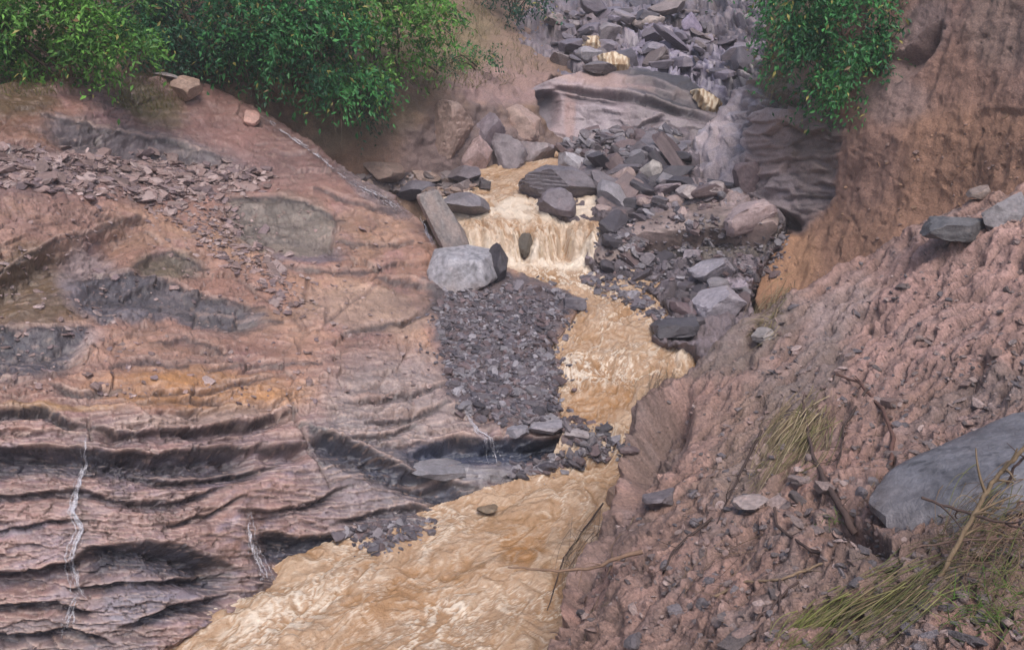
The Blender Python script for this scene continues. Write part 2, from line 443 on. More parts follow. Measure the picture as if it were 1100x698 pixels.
    for per, amp, sl, sd in ((31, .10, -.02, 0), (14, .055, .04, 7), (7, .03, .02, 13)):
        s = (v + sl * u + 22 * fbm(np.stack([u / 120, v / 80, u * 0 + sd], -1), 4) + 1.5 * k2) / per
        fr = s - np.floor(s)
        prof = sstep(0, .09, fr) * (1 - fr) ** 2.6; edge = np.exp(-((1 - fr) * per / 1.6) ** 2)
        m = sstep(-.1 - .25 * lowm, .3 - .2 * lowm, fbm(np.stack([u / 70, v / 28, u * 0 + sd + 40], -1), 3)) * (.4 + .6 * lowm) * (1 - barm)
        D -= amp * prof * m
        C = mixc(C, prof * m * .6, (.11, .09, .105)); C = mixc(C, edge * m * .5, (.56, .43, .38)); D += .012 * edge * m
    # thin fractures
    cr = fbm(np.stack([u / 46, v / 22, u * 0 + 77], -1) + .25 * n2[:, None], 3)
    cm = np.exp(-(cr / .018) ** 2) * sstep(-.2, .25, fbm(P * .5 + 60, 2)) * (1 - barm)
    D -= .05 * cm; C = mixc(C, cm * .5, (.09, .065, .06))
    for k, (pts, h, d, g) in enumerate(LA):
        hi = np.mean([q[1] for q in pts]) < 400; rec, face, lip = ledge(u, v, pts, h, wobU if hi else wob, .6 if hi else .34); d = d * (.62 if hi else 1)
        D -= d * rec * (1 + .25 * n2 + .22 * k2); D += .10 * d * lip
        D += face * ((.04 * kf + .04 * tf) * (1 - np.exp(-((rec - .5) / .3) ** 2)) + .05 * fbm(P * np.array([.8, .8, 13]) + k, 3)); C = mixc(C, face * g * (.5 if hi else .95), (.085, .078, .082) if hi else (.058, .064, .09)); C = mixc(C, np.exp(-((v - np.interp(u, *np.array(sorted(pts)).T) - (wobU if hi else wob) - 2.5) / 1.7) ** 2) * (face > .05) * .75, (.05, .042, .045)); C = C * (1 + .22 * face * kf)[:, None]  # face colour: wet slate plus painted shade and a dark crease under the edge
        C = mixc(C, lip * .45, (.52, .39, .34))  # highlight along the lip, painted as a paler colour
    ch = fbm(np.stack([u / 8 + .4 * k1, (v + .12 * u) / 2.6, u * 0 + 63], -1), 3); cm = sstep(.26, .42, ch) * (1 - barm) * sstep(-.35, .2, fbm(P * .6 + 80, 3))
    D -= .035 * cm; C = mixc(C, cm * .6, (.10, .07, .065))
    ch = sstep(.25, .42, fbm(np.stack([u / 10, (v - .05 * u) / 3.0, u * 0 + 163], -1), 3)) * (1 - barm); D += .012 * ch; C = mixc(C, ch * .4, (.44, .32, .27))
    cr = fbm(np.stack([(u + .5 * v) / 60, (v - .25 * u) / 30, u * 0 + 177], -1) + .2 * n2[:, None], 4); cm = np.exp(-(cr / .012) ** 2) * (1 - barm) * sstep(-.1, .3, fbm(P * .35 + 160, 2)); D -= .05 * cm; C = mixc(C, cm * .6, (.08, .06, .055))
    for pts in CRA:
        dl = dist_line(u + 2 * n2, v + wob * .5, pts)
        m = np.exp(-(dl / 1.8) ** 2)
        D -= .07 * m; C = mixc(C, m * .6, (.08, .06, .06))
    D += barm * (.12 * fbm(P * 1.2, 3) + .05 * fbm(P * 5, 3) + .04)
    jt = fbm(P * np.array([4, 4, 9]) + 20, 4)
    tone = fbm(np.stack([u / 70, v / 24, u * 0 + 90], -1), 4); C = C * ((.74 + .10 * low) * (1 + .18 * jt + .18 * n3 + .38 * tone))[:, None] * np.array([1.02, .97, .95])
    # long thin bedding-plane streaks of silt
    st = fbm(np.stack([u / 60, v / 3.2 + .02 * u, u * 0 + 5], -1), 4)
    C = mixc(C, sstep(.2, .6, st) * .3 * (1 - barm), (.44, .34, .30)); C = mixc(C, sstep(.25, .6, -st) * .35 * (1 - barm), (.19, .13, .12))
    C = mixc(C, B(530, 486, 92, 15) * .9, (.045, .055, .09)); C = mixc(C, B(545, 508, 80, 9) * .8, (.22, .21, .23))
    C, wm = wet_margin(C, P)
    wet = np.clip(.5 + wm + .8 * n1 + .65 * low + .4 * B(420, 440, 80, 60) + .7 * B(400, 205, 45, 12, 35), 0, 1)
    return np.concatenate([np.clip(C, .01, .9), wet[:, None]], 1), D


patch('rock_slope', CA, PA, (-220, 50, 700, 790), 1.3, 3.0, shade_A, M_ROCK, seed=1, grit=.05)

# ------------------------------------------------------------------ H: earth bank behind the slope, upper left
CH = [(-200, 60, 25), (-200, -80, 29), (0, 110, 26), (0, 60, 27), (0, 0, 30), (0, -80, 33), (160, 110, 29.5), (160, 60, 30.5), (160, 0, 33), (160, -80, 37), (250, 130, 31), (250, 60, 32), (250, 0, 34.5), (250, -80, 39),
      (330, 165, 32), (330, 100, 32.6), (330, 40, 34.5), (330, -40, 39), (400, 205, 32.4), (400, 150, 33), (400, 95, 33.8), (400, 40, 37), (400, -40, 43),
      (480, 205, 33.6), (480, 150, 34.2), (480, 100, 35.2), (480, 60, 39), (480, 0, 46), (480, -60, 54), (540, 195, 35), (540, 130, 36.5), (540, 100, 38), (540, 60, 43), (540, 20, 51), (540, -40, 62),
      (600, 170, 37.5), (600, 100, 40), (600, 70, 45), (600, 40, 52), (600, 0, 62), (640, 170, 37.5)]
PHs = [(-220, 180), (-220, -90), (560, -90), (590, -30), (585, 15), (600, 45), (622, 72), (612, 82), (590, 86), (572, 100), (580, 130), (604, 152), (630, 165), (600, 184), (560, 196), (500, 215), (450, 240), (380, 220), (300, 170)]


def shade_H(u, v, P, Nn):
    n1 = fbm(P * .4, 4); n2 = fbm(P * 1.5 + 4, 5)
    C = np.tile(np.array([.16, .105, .08], F4), (len(u), 1))
    C = mixc(C, sstep(-.1, .5, n2), (.24, .155, .11))
    B = lambda *a, **k: blob(u, v, *a, wob=.35 * n2, **k)
    C = mixc(C, B(390, 130, 60, 45) * .6, (.20, .15, .10))
    C = mixc(C, B(470, 40, 110, 50, 25) * .75, (.20, .155, .085))
    C = mixc(C, B(540, 95, 60, 22) * .8, (.30, .20, .20))
    C = mixc(C, B(560, 60, 40, 40) * .6, (.25, .16, .13))
    C = mixc(C, B(420, 170, 60, 24) * .6, (.22, .12, .08))
    C = mixc(C, B(510, 165, 90, 45) * .7, (.19, .145, .15))
    D = .25 * fbm(P * .8, 5) + .10 * fbm(P * 2.5, 4, .6)
    rk = fbm(P * 1.1 + 8, 4, ridge=True); D += .3 * rk * B(540, 130, 110, 70)
    rec, face, lip = ledge(u, v, [(270, 85), (340, 105), (400, 112), (440, 108)], 45, 4 * n2)
    D -= .5 * rec
    # rain gullies in the cut earth
    gl = fbm(np.stack([u / 9, v / 70, u * 0], -1), 3); D += .06 * gl * B(390, 150, 110, 50)
    C = C * (1 + .3 * n2 + .2 * fbm(P * 6, 3))[:, None]
    return np.concatenate([np.clip(C, .01, .9), np.clip(.2 + n1, 0, 1)[:, None]], 1), D


patch('earth_bank', CH, PHs, (-220, -90, 660, 250), 1.8, 3.0, shade_H, M_SOIL, seed=2)

# ------------------------------------------------------------------ E: rock step across the stream
CE = [(560, 175, 37), (560, 120, 38), (590, 155, 38.3), (590, 110, 39.6), (600, 85, 39.8), (660, 165, 37.3), (660, 148, 37.9), (660, 105, 38.8), (660, 85, 39.5), (660, 72, 41.5),
      (720, 150, 37.3), (720, 110, 38.2), (720, 90, 39.2), (720, 78, 41), (770, 150, 37), (770, 125, 37.8), (770, 100, 40)]
PE = [(555, 110), (575, 92), (600, 82), (640, 72), (670, 69), (705, 76), (738, 82), (756, 98), (768, 120), (778, 135), (770, 165), (700, 175), (600, 175), (560, 175)]


def shade_E(u, v, P, Nn):
    n1 = fbm(P * .5, 4); n2 = fbm(P * 1.6 + 4, 5)
    B = lambda *a, **k: blob(u, v, *a, wob=.3 * n2, **k)
    C = np.tile(np.array([.20, .165, .18], F4), (len(u), 1))
    C = mixc(C, B(620, 118, 50, 40) * .8, (.27, .20, .21))
    C = mixc(C, B(640, 128, 28, 22) * .6, (.33, .29, .32))
    C = mixc(C, B(722, 96, 58, 22, 15), (.045, .04, .046))
    C = mixc(C, B(640, 84, 60, 8, 8) * .8, (.32, .22, .20))
    C = mixc(C, B(580, 118, 16, 26), (.13, .11, .13))
    C = mixc(C, B(612, 120, 6, 30) * .6, (.28, .17, .15))
    ke, te, ee = cells((u + 5 * n2) / 26, (v + .0 * u + 4 * n1) / 8, 7); D = .12 * fbm(P * .9, 4) + .06 * fbm(P * 3, 4) + .05 * ke + .06 * te
    C = C * (1 + .12 * ke)[:, None]
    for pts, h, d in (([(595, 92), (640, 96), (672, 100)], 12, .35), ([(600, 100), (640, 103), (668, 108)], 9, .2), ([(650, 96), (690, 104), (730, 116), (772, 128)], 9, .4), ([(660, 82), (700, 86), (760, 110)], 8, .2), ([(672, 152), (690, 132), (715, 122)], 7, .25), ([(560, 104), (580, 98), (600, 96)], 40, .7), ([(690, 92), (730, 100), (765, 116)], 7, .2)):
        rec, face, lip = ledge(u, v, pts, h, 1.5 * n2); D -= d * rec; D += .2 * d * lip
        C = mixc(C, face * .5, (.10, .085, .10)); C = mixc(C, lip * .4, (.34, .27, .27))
    C = C * (1 + .25 * n2)[:, None]
    return np.concatenate([np.clip(C, .01, .9), np.clip(.05 + n1, 0, 1)[:, None]], 1), D


patch('rock_step', CE, PE, (530, 50, 800, 190), 1.1, 3.0, shade_E, M_ROCK, seed=3, edge_noise=2)

# ------------------------------------------------------------------ F: upper stream bed
CF = [(540, 110, 42), (540, 60, 46), (540, 0, 60), (540, -60, 80), (600, 110, 41.5), (600, 60, 46), (600, 30, 52), (600, 0, 60), (600, -60, 80), (660, 110, 41), (660, 75, 43), (660, 50, 46.5), (660, 25, 52), (660, 0, 59), (660, -60, 78),
      (730, 110, 40.5), (730, 80, 43), (730, 50, 46), (730, 20, 52), (730, 0, 57), (730, -60, 72), (770, 125, 39.5), (800, 90, 41), (800, 50, 44), (800, 0, 51), (800, -60, 60), (860, 60, 40), (860, 0, 45), (860, -60, 52)]
PF = [(520, 130), (520, -90), (880, -90), (880, 130)]


def shade_F(u, v, P, Nn):
    n1 = fbm(P * .3, 4); n2 = fbm(P * 1.2 + 4, 5)
    B = lambda *a, **k: blob(u, v, *a, wob=.35 * n2, **k)
    C = np.tile(np.array([.13, .11, .13], F4), (len(u), 1))
    C = mixc(C, B(740, 70, 70, 38, 10), (.17, .15, .205))
    C = mixc(C, B(800, 80, 22, 25) * .7, (.24, .21, .19))
    C = mixc(C, B(620, 40, 60, 40) * .6, (.18, .14, .14))
    C = mixc(C, B(780, 20, 60, 35) * .7, (.14, .11, .11))
    C = mixc(C, sstep(.0, .5, n2) * .4, (.30, .25, .26))
    D = .25 * fbm(P * .6, 4)
    s = (v - .15 * u + 10 * fbm(np.stack([u / 50, v / 40, u * 0], -1), 3)) / 6.5
    fr = s - np.floor(s); pr = sstep(0, .2, fr) * (1 - fr)
    kf, tf, ef = cells((u + 8 * n2) / 16, (v - .12 * u + 5 * n1) / 5.5, 13); D -= .5 * pr * (.4 + .6 * B(740, 75, 80, 45, 10)); D += .42 * kf + .16 * tf; C = C * (1 + .3 * kf)[:, None]; C = mixc(C, pr * .5, (.09, .08, .11)); C = mixc(C, np.exp(-(ef / .1) ** 2) * .5, (.07, .06, .075))
    D += .35 * fbm(P * 1.6, 4, ridge=True) * (1 - .6 * B(740, 75, 70, 40, 10))
    C = C * (1 + .3 * n2)[:, None]
    return np.concatenate([np.clip(C, .01, .9), np.clip(.5 + n1, 0, 1)[:, None]], 1), D


patch('upper_stream_bed', CF, PF, (520, -90, 880, 130), 1.3, 3.0, shade_F, M_ROCK, seed=4)

# ------------------------------------------------------------------ D: rubble bank right of the stream
CD = [(560, 230, 29.5), (560, 200, 33), (600, 230, 29.2), (600, 190, 33.2), (600, 150, 37.2), (640, 285, 27), (640, 250, 28.2), (640, 200, 31.5), (640, 165, 35.5), (640, 140, 38.5), (700, 320, 24.8), (700, 300, 26), (700, 270, 27), (700, 230, 28.6), (700, 200, 31),
      (700, 160, 35), (700, 135, 38.5), (740, 375, 21.1), (740, 350, 22.3), (720, 200, 30.6), (720, 240, 28), (780, 330, 23.6), (780, 300, 25.2), (780, 260, 26.9), (780, 228, 27.8), (780, 200, 29.8), (780, 160, 33), (780, 130, 36.5),
      (840, 360, 21.5), (840, 300, 24.3), (840, 250, 26.8), (840, 200, 29.5), (900, 370, 20), (900, 280, 23.5), (900, 200, 28), (700, 365, 21.6), (760, 400, 19.8), (820, 110, 37)]
PD = [(556, 212), (575, 192), (602, 186), (640, 176), (600, 160), (640, 142), (690, 138), (740, 140), (752, 165), (752, 196), (798, 206), (846, 238), (834, 262), (814, 292), (804, 318), (812, 345), (800, 400), (770, 400), (742, 378), (700, 364), (724, 342), (704, 320), (642, 298), (626, 282), (634, 262), (622, 242), (590, 234)]


def shade_D(u, v, P, Nn):
    n1 = fbm(P * .5, 4); n2 = fbm(P * 1.6 + 4, 5)
    B = lambda *a, **k: blob(u, v, *a, wob=.35 * n2, **k)
    C = np.tile(np.array([.185, .15, .165], F4), (len(u), 1))
    C = mixc(C, B(760, 215, 60, 14) * .8, (.30, .23, .22))
    C = mixc(C, B(760, 258, 90, 22, -4), (.135, .115, .105))
    C = mixc(C, B(700, 290, 60, 20, 20), (.165, .14, .16))
    C = mixc(C, B(780, 310, 40, 20) * .8, (.27, .23, .27))
    C = mixc(C, B(680, 160, 70, 14) * .6, (.26, .22, .22))
    C = mixc(C, B(690, 153, 40, 4, -8) * .8, (.42, .34, .27))
    C = mixc(C, B(830, 200, 50, 30) * .6, (.27, .20, .20))
    kd, td, ed = cells((u + 6 * n2) / 9, (v + 4 * n1) / 5.5, 5); D = .16 * fbm(P * 1.0, 4) + .16 * fbm(P * 2.2, 4, .55, ridge=True) + .05 * fbm(P * 6, 3) + .05 * kd + .07 * td; C = C * (1 + .16 * kd)[:, None]
    for pts, h, d in (([(672, 246), (700, 243), (740, 233), (790, 226), (835, 233)], 42, .6), ([(640, 300), (690, 296), (760, 300)], 10, .1), ([(560, 196), (600, 186), (650, 190)], 40, .2)):
        rec, face, lip = ledge(u, v, pts, h, 3 * n2); D -= d * rec; D += .15 * d * lip
    kq, tq, eq = cells((u + 8 * n2) / 30, (v - .1 * u + 5 * n1) / 12, 41); D += .13 * kq + .22 * tq - .10 * np.exp(-(eq / .06) ** 2); C = C * (1 + .2 * kq)[:, None]; C = mixc(C, np.exp(-(eq / .07) ** 2) * .6, (.06, .05, .055))
    C = C * (1 + .35 * n2 + .2 * fbm(P * 5, 3))[:, None]; C, wm = wet_margin(C, P, .3); n1 = n1 + wm
    return np.concatenate([np.clip(C, .01, .9), np.clip(.5 + n1, 0, 1)[:, None]], 1), D


patch('rubble_bank', CD, PD, (520, 80, 940, 430), 1.4, 3.0, shade_D, M_SOIL, seed=5)

# ------------------------------------------------------------------ G: cliff on the right
CG = [(720, 200, 31.2), (735, 165, 33.4), (760, 140, 34.8), (800, 95, 37), (770, 200, 30), (790, 150, 32.5), (820, 230, 28), (820, 170, 29.2), (820, 110, 30.5), (820, 40, 33), (820, -60, 36), (880, 230, 26.3), (880, 150, 27.6), (880, 90, 28.6), (880, 0, 31), (880, -80, 33.5),
      (850, 300, 25), (815, 315, 25), (940, 250, 23.2), (940, 150, 24.8), (940, 60, 26.5), (940, -60, 29), (1000, 330, 20.5), (1000, 220, 22.3), (1000, 120, 23.6), (1000, 40, 25), (1000, -60, 27),
      (1100, 330, 18), (1100, 220, 19.5), (1100, 110, 21), (1100, 0, 22.5), (1100, -80, 24), (1300, 300, 15), (1300, 100, 17), (1300, -80, 20), (880, 340, 23)]
PG = [(822, -90), (828, 40), (815, 80), (790, 96), (764, 128), (742, 160), (728, 182), (742, 200), (785, 206), (796, 214), (812, 226), (846, 240), (838, 262), (818, 290), (810, 318), (820, 345), (900, 360), (1250, 360), (1250, -90)]


def shade_G(u, v, P, Nn):
    n1 = fbm(P * .4, 4); n2 = fbm(P * 1.4 + 4, 5); n4 = fbm(P * 6, 3)
    B = lambda *a, **k: blob(u, v, *a, wob=.3 * n2, **k)
    C = np.tile(np.array([.265, .155, .12], F4), (len(u), 1))
    C = mixc(C, sstep(-.2, .5, n1) * .6, (.235, .15, .135))
    sandy = near_poly(u + 10 * n2, v + 10 * n1, [(905, 125), (1000, 116), (1250, 125), (1250, 360), (806, 360), (810, 280), (860, 225)])[0]
    sm = 1 - sstep(-14, 22, sandy + 14 * fbm(P * .8 + 50, 3))
    C = mixc(C, sm * .75, (.30, .168, .112)); C = mixc(C, sm * B(840, 280, 40, 40) * .6, (.38, .215, .125))
    C = mixc(C, sm * B(930, 170, 45, 60, 20) * .6, (.27, .165, .14))
    rockm = 1 - sstep(-8, 8, near_poly(u + 8 * n2, v + 8 * n2, [(780, 60), (860, 92), (905, 130), (895, 210), (860, 245), (790, 225), (795, 160)])[0])
    C = mixc(C, rockm * .9, (.34, .25, .235)); C = mixc(C, rockm * B(850, 210, 60, 25) * .8, (.24, .20, .21)); C = mixc(C, rockm * B(875, 150, 30, 50) * .7, (.22, .165, .145))
    slab = 1 - sstep(-6, 6, near_poly(u + 4 * n2, v + 4 * n2, [(725, 205), (725, 180), (765, 125), (795, 90), (822, 95), (805, 140), (800, 205)])[0])
    C = mixc(C, slab * .95, (.44, .37, .39)); C = mixc(C, slab * sstep(0, .4, n2), (.30, .27, .31))
    C = mixc(C, B(985, 40, 24, 50, 30) * .8, (.19, .135, .13))
    C = mixc(C, B(1075, 30, 40, 45) * .6, (.22, .16, .14))
    C = mixc(C, B(835, 30, 40, 75) * .85, (.12, .10, .06))
    C = mixc(C, B(960, 110, 40, 25) * .5, (.23, .18, .18))
    D = .25 * fbm(P * .45, 4) + .08 * fbm(P * 1.6, 4) + .03 * fbm(P * 6, 3)
    for per, amp in ((17, .30), (8, .12)):
        s = (v + .10 * u + 12 * fbm(np.stack([u / 60, v / 60, u * 0 + per], -1), 3)) / per
        fr = s - np.floor(s); pr = sstep(0, .18, fr) * (1 - fr); m = rockm * sstep(-.3, .2, fbm(np.stack([u / 50, v / 20, u * 0 + per], -1), 2))
        D -= .6 * amp * pr * m; C = mixc(C, pr * m * .4, (.10, .08, .075))
    s = (v * .75 + u * .66 + 8 * n2) / 9; fr = s - np.floor(s); pr = sstep(0, .3, fr) * (1 - fr)
    D -= .18 * pr * slab
    for pts, h, d in (([(960, 62), (985, 48), (1010, 20)], 24, .6), ([(795, 100), (830, 98), (870, 110)], 12, .5), ([(800, 206), (830, 222), (860, 232)], 22, .6), ([(1040, 122), (1070, 114), (1130, 122)], 30, .07)):
        rec, face, lip = ledge(u, v, pts, h, 3 * n2); D -= d * rec; D += .2 * d * lip
    kg, tg, eg = cells((u + 8 * n2) / 34, (v + .1 * u + 6 * n1) / 15, 19); kh, th, eh = cells((u * .7 - v * .7 + 6 * n2) / 18, (u * .66 + v * .75) / 8, 23)
    D += rockm * (.16 * kg + .22 * tg) + slab * (.2 * kh + .34 * th - .1 * np.exp(-(eh / .08) ** 2)); C = C * (1 + .2 * kg * rockm + .25 * kh * slab)[:, None]
    gl = fbm(np.stack([(u + .3 * v) / 16, v / 90, u * 0], -1), 4); D += .10 * gl * (1 - rockm) * (1 - slab)
    cr = np.exp(-(dist_line(u + 3 * n2, v, [(1055, 140), (1040, 170), (1015, 200)]) / 1.5) ** 2); D -= .1 * cr
    pk = fbm(P * 3.2 + 70, 3); D -= .10 * sstep(.35, .6, pk)
    C = C * (1 + .22 * n2 + .16 * n4)[:, None]
    return np.concatenate([np.clip(C, .01, .9), np.clip(.15 + .5 * rockm + .5 * slab, 0, 1)[:, None]], 1), D


patch('earth_cliff', CG, PG, (690, -90, 1250, 370), 1.6, 3.0, shade_G, M_SOIL, seed=6)

# ------------------------------------------------------------------ I: near bank on the right
CI = [(590, 760, 7.9), (590, 698, 8.5), (610, 630, 9.6), (640, 565, 10.9), (662, 500, 12.1), (680, 450, 13.2), (720, 402, 14.3), (770, 365, 15.2), (820, 328, 16), (900, 288, 16.6), (1000, 230, 16.3), (1070, 203, 15.6), (1250, 170, 14),
      (700, 760, 6.4), (700, 698, 7.1), (700, 600, 8.9), (720, 520, 10.6), (760, 450, 12.1), (800, 400, 13.4), (860, 340, 15), (800, 760, 5.5), (800, 698, 6.1), (800, 600, 7.9), (820, 500, 10), (880, 420, 12), (940, 340, 14),
      (950, 760, 4.7), (950, 698, 5.3), (950, 600, 6.7), (950, 500, 8.9), (1000, 400, 11.3), (1040, 300, 13.6), (1100, 698, 4.9), (1100, 600, 6.1), (1100, 500, 8), (1100, 400, 10.2), (1100, 300, 12.8), (1250, 760, 4), (1250, 600, 5.3), (1250, 400, 8.8), (1250, 250, 12.2), (1500, 760, 3.2), (1500, 500, 5), (1500, 250, 9.5), (1500, 150, 12)]
PI_ = [(585, 790), (590, 698), (598, 650), (616, 600), (640, 562), (656, 525), (661, 500), (664, 475), (678, 446), (702, 412), (738, 390), (770, 366), (800, 341), (840, 316), (900, 288), (950, 256), (1000, 231), (1040, 213), (1070, 204), (1100, 196), (1250, 180), (1520, 150), (1520, 790)]


def shade_I(u, v, P, Nn):
    n1 = fbm(P * .7, 4); n2 = fbm(P * 2.2 + 4, 5); n4 = fbm(P * 9, 3)
    B = lambda *a, **k: blob(u, v, *a, wob=.35 * n2, **k)
    C = np.tile(np.array([.27, .17, .14], F4), (len(u), 1))
    C = mixc(C, sstep(-.2, .4, n1) * .7, (.325, .20, .172))
    C = mixc(C, B(1000, 320, 130, 70, -35) * .7, (.385, .24, .215))
    C = mixc(C, B(860, 400, 60, 34, -35) * .8, (.185, .15, .14))
    C = mixc(C, B(900, 330, 45, 20, -40) * .6, (.30, .245, .24))
    C = mixc(C, B(800, 360, 70, 28, -32) * .8, (.17, .14, .125))
    C = mixc(C, B(690, 465, 26, 48, 28) * .9, (.165, .115, .10))
    C = mixc(C, B(1060, 420, 60, 28, -20) * .7, (.16, .13, .125))
    C = mixc(C, B(650, 600, 36, 60, 25) * .7, (.19, .13, .115))
    C = mixc(C, B(960, 650, 150, 60, -15) * .7, (.17, .125, .105))
    C = mixc(C, B(800, 480, 70, 40, -50) * .6, (.21, .16, .13))
    C = mixc(C, B(920, 565, 40, 40) * .7, (.13, .085, .075))
    C = mixc(C, sstep(.1, .5, n2) * .45, (.205, .165, .165))
    n5 = fbm(np.stack([(u * .8 - v * .6) / 120, (u * .6 + v * .8) / 45, u * 0 + 3], -1), 4); C = mixc(C, sstep(.05, .4, n5) * .6, (.175, .145, .14)); C = mixc(C, sstep(.1, .45, -n5) * .5, (.40, .225, .19))
    # lumpy slid earth with creases running down slope, lower left
    w = np.stack([(u * .72 + v * .70) / 14, (-u * .70 + v * .72) / 40, u * 0], -1)
    crease = fbm(w + .5 * n2[:, None], 4, ridge=True)
    D = .20 * fbm(P * 1.1, 4) + .11 * fbm(P * 2.0, 5, .5) + .014 * fbm(P * 8, 3) + .007 * fbm(P * 24, 2) - .07 * crease
    ur = (u * .8 - v * .6); vr = (u * .6 + v * .8); ki, ti, ei = cells((ur + 9 * n2) / 17, (vr + 7 * n1) / 8, 29); kj, tj, ej = cells((ur + 5 * n2) / 7, (vr + 3 * n2) / 4, 31)
    cl_ = sstep(-.3, .3, fbm(P * .9 + 33, 3)); gu = fbm(np.stack([(ur + 14 * n2) / 90, (vr + 10 * n1) / 13, u * 0 + 6], -1), 3, ridge=True); D -= .13 * sstep(.5, .85, gu); C = mixc(C, sstep(.55, .85, gu) * .5, (.13, .095, .085)); D += cl_ * (.020 * ki + .028 * ti + .009 * kj + .014 * tj); C = C * (1 + cl_ * (.16 * ki + .12 * kj))[:, None]; C = mixc(C, cl_ * np.exp(-(ei / .08) ** 2) * .5, (.10, .07, .06))
    sk = fbm(np.stack([ur / 70 + .3 * n2, vr / 2.6, u * 0 + 55], -1), 4); C = mixc(C, sstep(.12, .45, sk) * .35, (.40, .27, .24)); C = mixc(C, sstep(.12, .45, -sk) * .45, (.14, .10, .09)); D += .012 * sk
    sc = B(690, 450, 34, 60, 28); D += sc * (.10 * fbm(P * 3, 4) + .05 * fbm(np.stack([u / 4, v / 22, u * 0 + 9], -1), 3)); C = C * (1 + sc * .5 * fbm(np.stack([u / 5, v / 16, u * 0 + 19], -1), 4))[:, None]
    C = mixc(C, sstep(.45, .8, crease) * .4, (.15, .10, .09))
    for pts, h, d in (([(660, 492), (680, 452), (706, 424), (740, 400)], 70, .7), ([(596, 650), (625, 592), (660, 545)], 60, .25), ([(870, 545), (900, 540), (930, 550), (960, 585)], 40, .3), ([(840, 650), (900, 640), (1000, 610)], 26, .2)):
        rec, face, lip = ledge(u, v, pts, h, 4 * n2); D -= d * rec; D += .12 * d * lip
    C = C * (1.14 * (1 + .30 * n2 + .28 * n4))[:, None]; C, wm = wet_margin(C, P, .5)
    return np.concatenate([np.clip(C, .01, .9), np.clip(.25 + .6 * n1, 0, 1)[:, None]], 1), D


patch('near_bank', CI, PI_, (540, 130, 1460, 790), 1.5, 7.0, shade_I, M_SOIL, seed=7)

# ------------------------------------------------------------------ stream
CL = [(300, 740), (420, 640), (520, 580), (600, 525), (640, 485), (652, 455), (655, 420), (650, 390), (668, 350), (650, 320), (612, 300), (590, 276), (575, 248), (552, 228), (548, 208), (590, 188), (640, 176)]


def water_Y(px, py):
    Y = np.linspace(6, 40, 3000); z = np.interp(Y, WY, WZ); v = proj(np.stack([Y * 0, Y, z], -1))[1]
    return np.interp(py, v[::-1], Y[::-1])


cl = np.array([unp(a, b, water_Y(a, b)) for a, b in CL])


